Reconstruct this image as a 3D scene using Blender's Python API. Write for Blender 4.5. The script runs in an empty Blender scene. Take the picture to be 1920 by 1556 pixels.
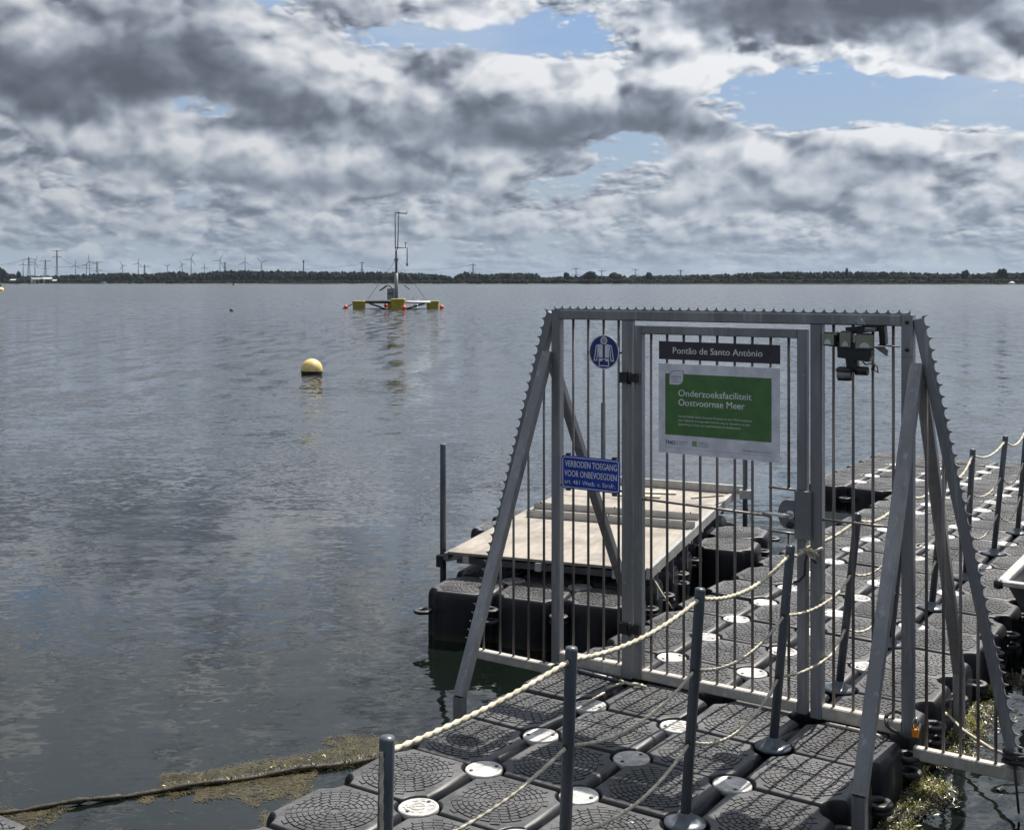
import bpy, math, random
from mathutils import Vector, Matrix, noise as mnoise

# ------------------------------------------------------------------ camera, sky, sun, exposure
scene = bpy.context.scene
COL = scene.collection
PXF, PCY, EYE = 2212.0, 529.0, 2.198          # focal length and horizon row in photo pixels, eye height above the deck
cam_data = bpy.data.cameras.new("camera")
cam_data.sensor_width = 36.0
cam_data.lens = PXF / 1920 * 36
cam_data.shift_y = -(778 - PCY) / 1920
cam_data.clip_start = 0.05
cam_data.clip_end = 20000
cam = bpy.data.objects.new("camera", cam_data)
COL.objects.link(cam)
cam.location = (0, 0, EYE)
cam.rotation_euler = (math.radians(90), 0, 0)
scene.camera = cam
scene.view_settings.view_transform = 'Standard'
scene.view_settings.look = 'None'
scene.view_settings.exposure = 0.68
scene.view_settings.gamma = 1.0
scene.view_settings.use_curve_mapping = False
scene.cycles.max_bounces = 6
scene.cycles.transparent_max_bounces = 6
scene.cycles.caustics_reflective = False
scene.cycles.caustics_refractive = False

SUN_AZ, SUN_EL = math.radians(38.0), math.radians(56.0)   # azimuth to the right of the view direction
sd = bpy.data.lights.new("sun", 'SUN')
sd.energy = 5.0
sd.angle = math.radians(0.45)
sd.color = (1.0, 0.94, 0.85)
sun = bpy.data.objects.new("sun", sd)
COL.objects.link(sun)
sdir = Vector((math.sin(SUN_AZ) * math.cos(SUN_EL), math.cos(SUN_AZ) * math.cos(SUN_EL), math.sin(SUN_EL)))
sun.rotation_euler = sdir.to_track_quat('Z', 'Y').to_euler()


class NT:
    """small helper for writing node trees"""
    def __init__(s, tree):
        s.t = tree
        s.n = tree.nodes
        s.l = tree.links

    def put(s, sock, v):
        if v is None:
            return
        if isinstance(v, bpy.types.NodeSocket):
            s.l.new(v, sock)
        else:
            sock.default_value = v

    def math(s, op, a, b=None, c=None, clamp=False):
        n = s.n.new('ShaderNodeMath')
        n.operation = op
        n.use_clamp = clamp
        for i, v in enumerate((a, b, c)):
            if v is not None:
                s.put(n.inputs[i], v)
        return n.outputs[0]

    def add(s, a, b): return s.math('ADD', a, b)
    def sub(s, a, b): return s.math('SUBTRACT', a, b)
    def mul(s, a, b): return s.math('MULTIPLY', a, b)

    def sstep(s, x, lo, hi, t0=0.0, t1=1.0):
        n = s.n.new('ShaderNodeMapRange')
        n.interpolation_type = 'SMOOTHSTEP'
        for k, v in (('Value', x), ('From Min', lo), ('From Max', hi), ('To Min', t0), ('To Max', t1)):
            s.put(n.inputs[k], v)
        return n.outputs[0]

    def lin(s, x, lo, hi, t0=0.0, t1=1.0):
        n = s.n.new('ShaderNodeMapRange')
        n.clamp = True
        for k, v in (('Value', x), ('From Min', lo), ('From Max', hi), ('To Min', t0), ('To Max', t1)):
            s.put(n.inputs[k], v)
        return n.outputs[0]

    def noise(s, vec, scale, detail=4.0, rough=0.5, distort=0.0, lac=2.0, dims='3D', out=0):
        n = s.n.new('ShaderNodeTexNoise')
        n.noise_dimensions = dims
        s.put(n.inputs['Vector'], vec)
        for k, v in (('Scale', scale), ('Detail', detail), ('Roughness', rough), ('Distortion', distort), ('Lacunarity', lac)):
            s.put(n.inputs[k], v)
        return n.outputs[out]

    def voro(s, vec, scale, feature='F1', detail=0.0, rough=0.5, rnd=1.0, out='Distance', dims='3D'):
        n = s.n.new('ShaderNodeTexVoronoi')
        n.voronoi_dimensions = dims
        n.feature = feature
        s.put(n.inputs['Vector'], vec)
        s.put(n.inputs['Scale'], scale)
        if 'Detail' in n.inputs:
            s.put(n.inputs['Detail'], detail)
            s.put(n.inputs['Roughness'], rough)
        s.put(n.inputs['Randomness'], rnd)
        return n.outputs[out]

    def vmath(s, op, a, b=None, out=0):
        n = s.n.new('ShaderNodeVectorMath')
        n.operation = op
        s.put(n.inputs[0], a)
        if b is not None:
            s.put(n.inputs[3 if op == 'SCALE' else 1], b)
        return n.outputs[out]

    def comb(s, x, y, z):
        n = s.n.new('ShaderNodeCombineXYZ')
        for i, v in enumerate((x, y, z)):
            s.put(n.inputs[i], v)
        return n.outputs[0]

    def sep(s, v):
        n = s.n.new('ShaderNodeSeparateXYZ')
        s.put(n.inputs[0], v)
        return n.outputs

    def mix(s, f, a, b, blend='MIX'):
        n = s.n.new('ShaderNodeMix')
        n.data_type = 'RGBA'
        n.blend_type = blend
        s.put(n.inputs[0], f)
        s.put(n.inputs[6], a if isinstance(a, bpy.types.NodeSocket) else (*a, 1.0) if len(a) == 3 else a)
        s.put(n.inputs[7], b if isinstance(b, bpy.types.NodeSocket) else (*b, 1.0) if len(b) == 3 else b)
        return n.outputs[2]

    def ramp(s, f, stops):
        n = s.n.new('ShaderNodeValToRGB')
        e = n.color_ramp.elements
        while len(e) < len(stops):
            e.new(0.5)
        for k, (p, c) in zip(e, stops):
            k.position = p
            k.color = (*c, 1.0)
        s.put(n.inputs[0], f)
        return n.outputs[0]

    def bump(s, h, strength=1.0, dist=0.01, normal=None):
        n = s.n.new('ShaderNodeBump')
        s.put(n.inputs['Height'], h)
        s.put(n.inputs['Strength'], strength)
        s.put(n.inputs['Distance'], dist)
        if normal is not None:
            s.put(n.inputs['Normal'], normal)
        return n.outputs[0]


def build_sky():
    w = bpy.data.worlds.new("World")
    scene.world = w
    w.use_nodes = True
    w.cycles.sampling_method = 'MANUAL'
    w.cycles.sample_map_resolution = 512
    for n in list(w.node_tree.nodes):
        w.node_tree.nodes.remove(n)
    g = NT(w.node_tree)
    out = g.n.new('ShaderNodeOutputWorld')
    bg = g.n.new('ShaderNodeBackground')
    STR = 0.087
    bg.inputs['Strength'].default_value = STR
    g.l.new(bg.outputs[0], out.inputs[0])
    sky = g.n.new('ShaderNodeTexSky')
    sky.sky_type = 'NISHITA'
    sky.sun_disc = False
    sky.sun_elevation = SUN_EL
    sky.sun_rotation = SUN_AZ
    sky.air_density = 1.0
    sky.dust_density = 1.2
    tc = g.n.new('ShaderNodeTexCoord')
    d = g.vmath('NORMALIZE', tc.outputs['Generated'])
    x, y, z = g.sep(d)
    az = g.math('ARCTAN2', x, y)
    el = g.math('ARCSINE', g.math('MAXIMUM', z, -0.02))

    # the cloud banks of this afternoon, as soft lobes: azimuth, elevation, their widths (radians), cover, brightness
    def P(px, py, rx, ry):
        a = math.atan2(px - 960, PXF)
        e = math.atan2(PCY - py, PXF / math.cos(a))
        return a, e, rx / PXF, ry / PXF
    lobes = [
        # px, py, rx, ry, cover, bright
        (60, 120, 280, 90, .35, -.50), (250, 150, 190, 70, .28, -.32), (470, 165, 230, 55, .25, -.42), (700, 30, 330, 60, .25, -.10),
        (90, 55, 95, 40, .25, .62), (20, 20, 90, 50, .1, .1), (430, 60, 120, 45, .2, .12), (560, 95, 120, 55, .2, .50), (700, 100, 160, 45, .25, .45),
        (330, 195, 60, 25, -.52, .10), (430, 210, 40, 22, -.45, .1), (520, 205, 75, 40, .3, -.42),
        (330, 250, 260, 36, .30, .60), (100, 255, 160, 50, .25, .45), (180, 310, 220, 30, .2, -.08),
        (760, 150, 260, 45, .40, .32), (1000, 145, 180, 40, .40, .36), (1190, 160, 120, 45, .45, .40), (1290, 130, 60, 35, .40, .48),
        (870, 252, 290, 30, .40, -.80), (1080, 225, 110, 30, .35, -.42), (1230, 212, 90, 34, .42, -.70), (1050, 300, 90, 30, .30, -.40),
        (660, 230, 80, 35, .25, .15), (720, 290, 120, 32, .35, .60), (820, 308, 60, 26, .3, .55), (720, 350, 190, 18, .35, -.50), (500, 330, 170, 25, .2, -.22),
        (910, 75, 140, 24, -.75, .1), (770, 70, 35, 14, -.5, .0), (1060, 60, 80, 26, -.3, .1), (1130, 30, 200, 40, .2, .32),
        (1500, 190, 190, 42, -.85, .0), (1720, 205, 260, 36, -.85, .0), (1880, 215, 120, 26, -.6, .0), (1190, 290, 80, 38, -.7, .0), (1080, 345, 130, 22, -.55, .0),
        (1500, 20, 260, 38, .45, -.70), (1700, 20, 200, 40, .40, -.62), (1350, 20, 150, 26, .3, -.35), (1560, 60, 150, 30, .1, .45), (1350, 75, 200, 30, .25, .38),
        (1650, 100, 300, 42, .30, .42), (1780, 105, 90, 26, .2, -.25), (1900, 40, 90, 40, .2, .2), (1850, 160, 130, 36, .25, .38),
        (1390, 235, 85, 34, .62, .52), (1330, 262, 90, 22, .3, .08), (1550, 262, 75, 26, .55, .70), (1660, 252, 60, 30, .60, .85), (1810, 256, 130, 28, .60, .75),
        (1270, 310, 75, 34, .50, .40), (1360, 330, 130, 30, .35, -.12), (1640, 318, 190, 16, .4, -.30), (1760, 345, 150, 26, .4, .15), (1480, 350, 120, 24, .3, .1),
        (1150, 375, 110, 26, .50, .36), (1320, 400, 120, 20, .35, .25), (1620, 410, 130, 24, .35, .30), (1790, 410, 90, 20, .3, .25), (1890, 440, 50, 30, .3, .3),
        (1560, 380, 210, 14, .3, -.2), (1500, 470, 300, 24, -.1, -.12), (540, 385, 100, 20, .35, .34), (360, 395, 140, 18, .2, -.20), (100, 365, 150, 30, .2, .20),
        (300, 430, 110, 14, .25, .28), (60, 410, 110, 16, .2, .18), (840, 430, 120, 14, .25, .18), (1000, 470, 300, 30, -.1, -.10), (500, 470, 400, 25, -.05, -.08),
    ]
    cov = bri = None
    for (px, py, rx, ry, wc, wb) in lobes:
        a, e, sa, se = P(px, py, rx, ry)
        da = g.mul(g.sub(az, a), 1 / sa)
        de = g.mul(g.sub(el, e), 1 / se)
        q = g.math('MULTIPLY_ADD', da, da, g.mul(de, de))
        f = g.math('EXPONENT', g.mul(q, -0.75))
        cov = g.math('MULTIPLY_ADD', f, wc, 0.0 if cov is None else cov)
        bri = g.math('MULTIPLY_ADD', f, wb, 0.0 if bri is None else bri)

    cov = g.add(cov, g.sstep(el, 0.24, 0.30, 0.0, 0.10))             # the cover closes overhead

    def layer(scale, aniso, seed, detail, rough):
        """fractal cloud field and the same field looked up towards the light"""
        v = g.comb(g.add(az, seed), g.mul(el, aniso), 0.0)
        warp = g.noise(v, scale * 1.1, 4.0, 0.55, dims='2D', out=1)
        wv = g.vmath('SCALE', g.vmath('SUBTRACT', warp, (0.5, 0.5, 0.5)), 0.20 / scale)
        v = g.vmath('ADD', v, wv)

        def field(p, det):
            n = g.noise(p, scale, det, rough, dims='2D')
            b = g.voro(p, scale * 2.3, 'F1', 3.0, 0.50, dims='2D')
            return n, g.sub(0.62, g.math('POWER', b, 1.4))
        n0, b0 = field(v, detail)
        n1, b1 = field(g.vmath('ADD', v, (0.035 / scale, 0.080 / scale, 0.0)), detail - 1.0)
        n2 = g.noise(g.vmath('ADD', v, (0.10 / scale, 0.30 / scale, 0.0)), scale, 3.0, 0.5, dims='2D')
        shape = g.math('MULTIPLY_ADD', b0, 0.22, n0)
        rel = g.math('MULTIPLY_ADD', g.sub(b0, b1), 0.85, g.mul(g.sub(n0, n1), 0.60))
        return shape, rel, n2

    nA, rA, nA2 = layer(4.9, 1.35, 0.0, 10.0, 0.53)      # the big banks overhead
    nB, rB, nB2 = layer(8.0, 1.7, 4.3, 9.0, 0.53)     # rows further off
    nC, rC, nC2 = layer(13.0, 2.8, 9.1, 7.0, 0.52)     # small far rows above the horizon

    hi = g.sstep(el, 0.055, 0.16)
    lo = g.sstep(el, 0.125, 0.05)

    # blue gaps: paler towards the horizon
    blue = g.mix(g.sstep(el, 0.02, 0.26), (2.5, 3.2, 4.0), (1.85, 2.95, 5.0))
    base = g.mix(0.25, blue, g.vmath('SCALE', sky.outputs[0], 0.8))
    veil = g.noise(g.comb(az, g.mul(el, 4.0), 0.0), 3.0, 5.0, 0.6, dims='2D')
    base = g.mix(g.sstep(veil, 0.45, 0.75, 0.0, 0.5), base, (3.9, 4.4, 5.0))

    # clouds towards the sun are lit through and glow
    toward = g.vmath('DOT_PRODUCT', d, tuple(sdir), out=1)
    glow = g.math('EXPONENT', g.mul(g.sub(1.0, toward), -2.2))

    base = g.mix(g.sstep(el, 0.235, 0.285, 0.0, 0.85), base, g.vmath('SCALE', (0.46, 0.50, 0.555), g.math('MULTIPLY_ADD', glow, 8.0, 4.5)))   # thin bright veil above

    def shade(col_under, n0, rel, n2, cover, soft, bright, relief, tone):
        c = g.add(n0, cover)
        alpha = g.sstep(c, 0.56 - soft, 0.56 + soft)
        above = g.math('MAXIMUM', g.add(g.add(n2, cover), -0.46), 0.0)     # cloud standing between this point and the light
        above = g.math('MINIMUM', above, 0.5)
        rim = g.sstep(c, 0.70, 0.54, 0.0, 0.12)
        L0 = g.add(g.sub(tone, g.mul(above, 0.62)), g.add(rim, bright))
        L = g.math('MULTIPLY_ADD', g.mul(rel, relief), g.lin(L0, 0.05, 0.75, 0.40, 1.35), L0)   # shaded undersides are smooth
        colr = g.ramp(g.lin(L, -0.25, 1.35), [(0.0, (.085, .098, .125)), (0.156, (.125, .142, .180)), (0.331, (.205, .232, .285)), (0.481, (.31, .345, .40)), (0.644, (.43, .46, .51)), (0.80, (.55, .57, .605)), (1.0, (.68, .69, .71))])
        colr = g.vmath('SCALE', colr, g.math('MULTIPLY_ADD', glow, 10.6, 4.5))
        return g.mix(alpha, col_under, colr)

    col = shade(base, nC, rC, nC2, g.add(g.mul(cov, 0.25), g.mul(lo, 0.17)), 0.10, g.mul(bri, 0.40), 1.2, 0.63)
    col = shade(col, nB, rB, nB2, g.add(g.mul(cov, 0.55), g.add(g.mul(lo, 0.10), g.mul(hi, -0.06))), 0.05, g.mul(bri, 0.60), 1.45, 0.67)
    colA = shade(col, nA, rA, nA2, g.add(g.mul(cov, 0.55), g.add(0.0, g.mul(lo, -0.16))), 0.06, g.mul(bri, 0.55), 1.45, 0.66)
    # haze towards the horizon
    hz = g.math('EXPONENT', g.mul(g.math('MAXIMUM', el, 0.0), -17.0))
    colh = g.mix(g.mul(hz, 0.82), colA, (2.05, 2.5, 3.1))
    g.l.new(colh, bg.inputs['Color'])


build_sky()

# ------------------------------------------------------------------ frames of reference and helpers
random.seed(7)
R = random.Random(11)
YAW = 0.5917393
AX = Vector((math.sin(YAW), math.cos(YAW), 0))        # along the pontoon
BX = Vector((math.cos(YAW), -math.sin(YAW), 0))       # across the pontoon
ORG = Vector((-0.3935, 4.9559, 0))
PITCH_A, PITCH_B = 0.47735, 0.5                       # one float along, one float across
WATER = -0.25
ROT = -YAW


def W(b, a, z=0.0):
    return ORG + BX * b + AX * a + Vector((0, 0, z))


def far(px, dist, z=None, py=None):
    """a point far off: bearing given by a photo column, distance in metres"""
    zz = z if z is not None else EYE - (py - PCY) * dist / PXF
    return Vector(((px - 960) / PXF * dist, dist, zz))


def put_props(o, label=None, cat=None, group=None, kind=None):
    if label: o["label"] = label
    if cat: o["category"] = cat
    if group: o["group"] = group
    if kind: o["kind"] = kind
    return o


def thing(name, label, cat, loc, rotz=0.0, group=None):
    o = bpy.data.objects.new(name, None)
    o.empty_display_size = 0.2
    COL.objects.link(o)
    o.location = loc
    o.rotation_euler = (0, 0, rotz)
    return put_props(o, label, cat, group)


def copy_thing(src, loc=None, rotz=None, label=None, scale=None):
    r = src.copy()
    COL.objects.link(r)
    if loc is not None: r.location = loc
    if rotz is not None: r.rotation_euler = (0, 0, rotz)
    if label: r["label"] = label
    if scale: r.scale = scale
    for ch in list(src.children):
        c = ch.copy()
        COL.objects.link(c)
        c.parent = r
        for gch in list(ch.children):
            d = gch.copy()
            COL.objects.link(d)
            d.parent = c
    return r


class MB:
    def __init__(s):
        s.v, s.f, s.sm, s.mi = [], [], [], []
        s.cur = 0

    def face(s, idx, smooth=False):
        s.f.append(tuple(idx)); s.sm.append(smooth); s.mi.append(s.cur)

    def pts(s, ps):
        k = len(s.v)
        s.v.extend([tuple(p) for p in ps])
        return k

    def box(s, x0, x1, y0, y1, z0, z1):
        k = s.pts([(x0, y0, z0), (x1, y0, z0), (x1, y1, z0), (x0, y1, z0), (x0, y0, z1), (x1, y0, z1), (x1, y1, z1), (x0, y1, z1)])
        for q in ((3, 2, 1, 0), (4, 5, 6, 7), (0, 1, 5, 4), (1, 2, 6, 5), (2, 3, 7, 6), (3, 0, 4, 7)):
            s.face([k + i for i in q])
        return s

    def rings(s, rings, closed=True, cap0=True, cap1=True, smooth=True):
        n = len(rings[0])
        ks = [s.pts(r) for r in rings]
        for a, b in zip(ks, ks[1:]):
            for i in range(n if closed else n - 1):
                j = (i + 1) % n
                s.face((a + i, a + j, b + j, b + i), smooth)
        if cap0: s.face([ks[0] + i for i in reversed(range(n))])
        if cap1: s.face([ks[-1] + i for i in range(n)])
        return s

    def bar(s, p, q, w, h=None, c=0.004, up=(0, 0, 1)):
        """square section from p to q, edges chamfered"""
        h = h or w
        p, q = Vector(p), Vector(q)
        d = (q - p).normalized()
        u = Vector(up)
        if abs(d.dot(u)) > 0.98: u = Vector((0, 1, 0))
        x = d.cross(u).normalized()
        y = x.cross(d).normalized()
        a, b = w / 2, h / 2
        prof = [(a - c, -b), (a, -b + c), (a, b - c), (a - c, b), (-a + c, b), (-a, b - c), (-a, -b + c), (-a + c, -b)]
        s.rings([[p + x * i + y * j for i, j in prof], [q + x * i + y * j for i, j in prof]], smooth=False)
        return s

    def tube(s, path, r, n=10, cap=True, smooth=True):
        path = [Vector(p) for p in path]
        rr = r if isinstance(r, (list, tuple)) else [r] * len(path)
        rings = []
        ref = None
        for i, p in enumerate(path):
            d = (path[min(i + 1, len(path) - 1)] - path[max(i - 1, 0)]).normalized()
            if ref is None:
                ref = Vector((0, 0, 1)) if abs(d.z) < 0.9 else Vector((1, 0, 0))
            x = d.cross(ref)
            if x.length < 1e-4: x = d.orthogonal()
            x.normalize()
            y = x.cross(d).normalized()
            ref = y
            rings.append([p + x * (math.cos(2 * math.pi * k / n) * rr[i]) + y * (math.sin(2 * math.pi * k / n) * rr[i]) for k in range(n)])
        # ring orientation: make faces point outwards
        rings = [list(reversed(g_)) for g_ in rings]
        s.rings(rings, cap0=cap, cap1=cap, smooth=smooth)
        return s

    def rope(s, path, r, pitch=0.045, n=9):
        """a laid rope: three strands twisting round each other"""
        path = [Vector(p) for p in path]
        rings, ref, L = [], Vector((0, 0, 1)), 0.0
        for i, p in enumerate(path):
            if i: L += (p - path[i - 1]).length
            d = (path[min(i + 1, len(path) - 1)] - path[max(i - 1, 0)]).normalized()
            x = d.cross(ref)
            if x.length < 1e-4: x = d.orthogonal()
            x.normalize()
            y = x.cross(d).normalized()
            tw = L / pitch * 2 * math.pi / 3
            ring = []
            for k in range(n):
                t = 2 * math.pi * k / n
                rad = r * (0.80 + 0.26 * math.cos(3 * (t - tw)))
                ring.append(p + x * math.cos(t) * rad + y * math.sin(t) * rad)
            rings.append(list(reversed(ring)))
        s.rings(rings)
        return s

    def lathe(s, prof, n=24, o=(0, 0, 0), cap0=True, cap1=True, smooth=True, axis='z'):
        rings = []
        for r, z in prof:
            ring = []
            for k in range(n):
                c, t = math.cos(2 * math.pi * k / n) * r, math.sin(2 * math.pi * k / n) * r
                if axis == 'z': ring.append((o[0] + c, o[1] + t, o[2] + z))
                elif axis == 'y': ring.append((o[0] + c, o[1] + z, o[2] - t))
                else: ring.append((o[0] + z, o[1] + c, o[2] + t))
            rings.append(ring)
        s.rings(rings, cap0=cap0, cap1=cap1, smooth=smooth)
        return s

    def plate(s, poly, y0, y1):
        """flat outline in x-z (counter-clockwise seen from the front, -y) given a thickness"""
        n = len(poly)
        a = s.pts([(x, y0, z) for x, z in poly])
        b = s.pts([(x, y1, z) for x, z in poly])
        s.face([a + i for i in range(n)])
        s.face([b + i for i in reversed(range(n))])
        for i in range(n):
            j = (i + 1) % n
            s.face((a + j, a + i, b + i, b + j))
        return s

    def slab(s, poly, z0, z1):
        n = len(poly)
        a = s.pts([(x, y, z0) for x, y in poly])
        b = s.pts([(x, y, z1) for x, y in poly])
        s.face([a + i for i in reversed(range(n))])
        s.face([b + i for i in range(n)])
        for i in range(n):
            j = (i + 1) % n
            s.face((a + i, a + j, b + j, b + i))
        return s

    def mesh(s, name, mats):
        me = bpy.data.meshes.new(name)
        me.from_pydata(s.v, [], s.f)
        for m in (mats if isinstance(mats, (list, tuple)) else [mats]):
            me.materials.append(m)
        me.polygons.foreach_set('use_smooth', s.sm)
        me.polygons.foreach_set('material_index', s.mi)
        me.update()
        return me

    def build(s, name, mats, parent=None, loc=None, rotz=None):
        o = bpy.data.objects.new(name, s.mesh(name, mats))
        COL.objects.link(o)
        if parent: o.parent = parent
        if loc is not None: o.location = loc
        if rotz is not None: o.rotation_euler = (0, 0, rotz)
        return o


def use_mesh(name, me, parent, loc=(0, 0, 0), rot=(0, 0, 0)):
    o = bpy.data.objects.new(name, me)
    COL.objects.link(o)
    o.parent = parent
    o.location = loc
    o.rotation_euler = rot
    return o


def rounded(x0, x1, z0, z1, r, n=5):
    out = []
    for cx, cz, a0 in ((x1 - r, z0 + r, -90), (x1 - r, z1 - r, 0), (x0 + r, z1 - r, 90), (x0 + r, z0 + r, 180)):
        for k in range(n + 1):
            a = math.radians(a0 + 90 * k / n)
            out.append((cx + r * math.cos(a), cz + r * math.sin(a)))
    return out


def circle(cx, cz, r, n=32, a0=0.0, a1=360.0):
    full = abs(a1 - a0 - 360) < 1e-6
    m = n if full else n + 1
    return [(cx + r * math.cos(math.radians(a0 + (a1 - a0) * k / n)), cz + r * math.sin(math.radians(a0 + (a1 - a0) * k / n))) for k in range(m)]


def lettering(text, x0, x1, zbase, mat, parent, y, name="lettering", height=None, bold=0.0, squash=True):
    """raised print standing on a sign, fitted between x0 and x1 on the baseline zbase"""
    cu = bpy.data.curves.new("text", 'FONT')
    cu.body = text
    cu.size = 1.0
    cu.resolution_u = 3
    cu.offset = bold
    tmp = bpy.data.objects.new("text", cu)
    COL.objects.link(tmp)
    bpy.context.view_layer.update()
    dg = bpy.context.evaluated_depsgraph_get()
    me = bpy.data.meshes.new_from_object(tmp.evaluated_get(dg))
    bpy.data.objects.remove(tmp)
    bpy.data.curves.remove(cu)
    xs = [v.co.x for v in me.vertices]
    k = (x1 - x0) / (max(xs) - min(xs))
    kz = k if height is None else height / 0.729
    mx = min(xs)
    for v in me.vertices:
        v.co = ((v.co.x - mx) * k + x0, y, v.co.y * kz + zbase)
    me.materials.clear()
    me.materials.append(mat)
    me.name = name
    o = bpy.data.objects.new(name, me)
    COL.objects.link(o)
    o.parent = parent
    return o


# ------------------------------------------------------------------ materials
def new_mat(name):
    m = bpy.data.materials.new(name)
    m.use_nodes = True
    g = NT(m.node_tree)
    p = m.node_tree.nodes['Principled BSDF']
    return m, g, p


def wcoord(g, kind='Object'):
    return g.n.new('ShaderNodeTexCoord').outputs[kind]


def gpos(g):
    return g.n.new('ShaderNodeNewGeometry').outputs['Position']


def weathered(name, col, col2, rough=0.5, metal=0.0, scale=6.0, spec=0.5, bump=0.0, bscale=60.0, streak=False, lo=0.42, hi=0.66, rust=0.0):
    m, g, p = new_mat(name)
    v = gpos(g)
    if streak:
        v = g.vmath('MULTIPLY', v, (1, 1, 0.18))
    n = g.noise(v, scale, 6, 0.6)
    n2 = g.noise(v, scale * 9, 4, 0.6)
    f = g.sstep(g.add(g.mul(n, 0.75), g.mul(n2, 0.25)), lo, hi)
    cc = g.mix(f, col, col2)
    if rust:
        rn = g.noise(g.vmath('MULTIPLY', gpos(g), (1, 1, 0.35)), 17.0, 6, 0.7)
        cc = g.mix(g.sstep(rn, 0.60, 0.74, 0.0, rust), cc, (0.11, 0.062, 0.035))
        dr = g.noise(g.vmath('MULTIPLY', gpos(g), (1, 1, 0.08)), 34.0, 4, 0.6)
        cc = g.mix(g.sstep(dr, 0.56, 0.70, 0.0, 0.45), cc, tuple(q * 1.55 for q in col2))
        sp = g.voro(gpos(g), 9.0)
        cc = g.mix(g.sstep(sp, 0.07, 0.045, 0.0, 0.75), cc, (0.42, 0.41, 0.38))
    g.l.new(cc, p.inputs['Base Color'])
    g.put(p.inputs['Roughness'], g.lin(n2, 0.3, 0.7, max(rough - 0.1, 0.02), min(rough + 0.12, 1)))
    p.inputs['Metallic'].default_value = metal
    p.inputs['Specular IOR Level'].default_value = spec
    if bump:
        g.l.new(g.bump(g.noise(gpos(g), bscale, 4, 0.6), 0.5, bump), p.inputs['Normal'])
    return m


def plain(name, col, rough=0.5, metal=0.0, spec=0.5):
    m, g, p = new_mat(name)
    n = g.noise(gpos(g), 14.0, 5, 0.6)
    a = tuple(c * 0.88 for c in col)
    b = tuple(min(c * 1.10, 1) for c in col)
    g.l.new(g.mix(g.sstep(n, 0.35, 0.65), a, b), p.inputs['Base Color'])
    p.inputs['Roughness'].default_value = rough
    p.inputs['Metallic'].default_value = metal
    p.inputs['Specular IOR Level'].default_value = spec
    return m


M = {}
# black polyethylene floats, dusty on top where people walk, green below the waterline
m, g, p = new_mat("black_plastic")
v = gpos(g)
n1 = g.noise(v, 3.1, 6, 0.62)
n2 = g.noise(v, 42.0, 5, 0.65)
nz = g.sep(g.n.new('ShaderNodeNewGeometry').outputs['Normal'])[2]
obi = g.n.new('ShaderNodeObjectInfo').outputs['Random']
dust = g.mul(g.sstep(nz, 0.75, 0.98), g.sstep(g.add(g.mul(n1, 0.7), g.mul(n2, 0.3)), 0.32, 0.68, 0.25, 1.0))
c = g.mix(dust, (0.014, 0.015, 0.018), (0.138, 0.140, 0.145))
c = g.mix(g.sstep(obi, 0.2, 1.0, 0.0, 0.42), c, (0.022, 0.023, 0.027))
mud = g.noise(g.vmath('ADD', v, g.comb(g.mul(obi, 9.0), 0.0, 0.0)), 6.5, 6, 0.68)
c = g.mix(g.mul(g.sstep(mud, 0.54, 0.68, 0.0, 0.45), g.sstep(nz, 0.5, 0.9)), c, (0.085, 0.083, 0.078))
scuff = g.noise(g.vmath('MULTIPLY', v, (3.0, 22.0, 1.0)), 6.0, 3, 0.6)
c = g.mix(g.mul(g.sstep(scuff, 0.66, 0.74, 0.0, 0.5), g.sstep(nz, 0.8, 0.98)), c, (0.20, 0.20, 0.20))
drop = g.sstep(g.add(g.voro(v, 2.3, rnd=1.0), g.mul(g.sub(n2, 0.5), 0.05)), 0.040, 0.024)
c = g.mix(g.mul(g.mul(drop, g.sstep(n2, 0.42, 0.58)), g.sstep(nz, 0.8, 0.95)), c, (0.55, 0.54, 0.50))
zz = g.sep(v)[2]
slime = g.mul(g.sstep(zz, -0.185, -0.245), g.sstep(n2, 0.3, 0.6, 0.4, 1.0))
c = g.mix(slime, c, (0.035, 0.04, 0.018))
g.l.new(c, p.inputs['Base Color'])
g.put(p.inputs['Roughness'], g.lin(dust, 0, 1, 0.36, 0.56))
p.inputs['Specular IOR Level'].default_value = 0.26
g.l.new(g.bump(n2, 0.35, 0.0015), p.inputs['Normal'])
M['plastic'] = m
M['cap'] = weathered("cap_plastic", (0.36, 0.355, 0.34), (0.64, 0.63, 0.61), 0.45, 0.1, 16.0, bump=0.001, bscale=160, rust=0.35)
M['steel'] = weathered("galvanised_steel", (0.20, 0.206, 0.218), (0.30, 0.306, 0.318), 0.43, 0.45, 5.0, bump=0.0008, bscale=120, streak=True, rust=0.5)
M['rail_top'] = weathered("aluminium_profile", (0.34, 0.318, 0.29), (0.50, 0.47, 0.43), 0.5, 0.0, 12.0, bump=0.0008, bscale=120, rust=0.45)
M['bars'] = weathered("stained_steel_rod", (0.13, 0.118, 0.12), (0.25, 0.225, 0.215), 0.42, 0.4, 9.0, streak=True)
M['post'] = weathered("grey_coated_tube", (0.060, 0.072, 0.090), (0.105, 0.118, 0.138), 0.36, 0.1, 7.0, streak=True, bump=0.0006, bscale=160, rust=0.35)
M['rope'] = weathered("hemp_coloured_rope", (0.40, 0.37, 0.29), (0.64, 0.60, 0.49), 0.85, 0.0, 25.0, spec=0.2)
M['dark_rope'] = plain("dark_rope", (0.035, 0.035, 0.036), 0.8)
M['black'] = plain("black_housing", (0.014, 0.014, 0.016), 0.42)
M['white'] = plain("white_sign_face", (0.70, 0.71, 0.77), 0.38)
M['green'] = plain("green_print", (0.072, 0.175, 0.052), 0.38)
M['letter'] = plain("white_print", (0.80, 0.80, 0.80), 0.4)
M['ink'] = plain("black_print", (0.012, 0.012, 0.018), 0.4)
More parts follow.
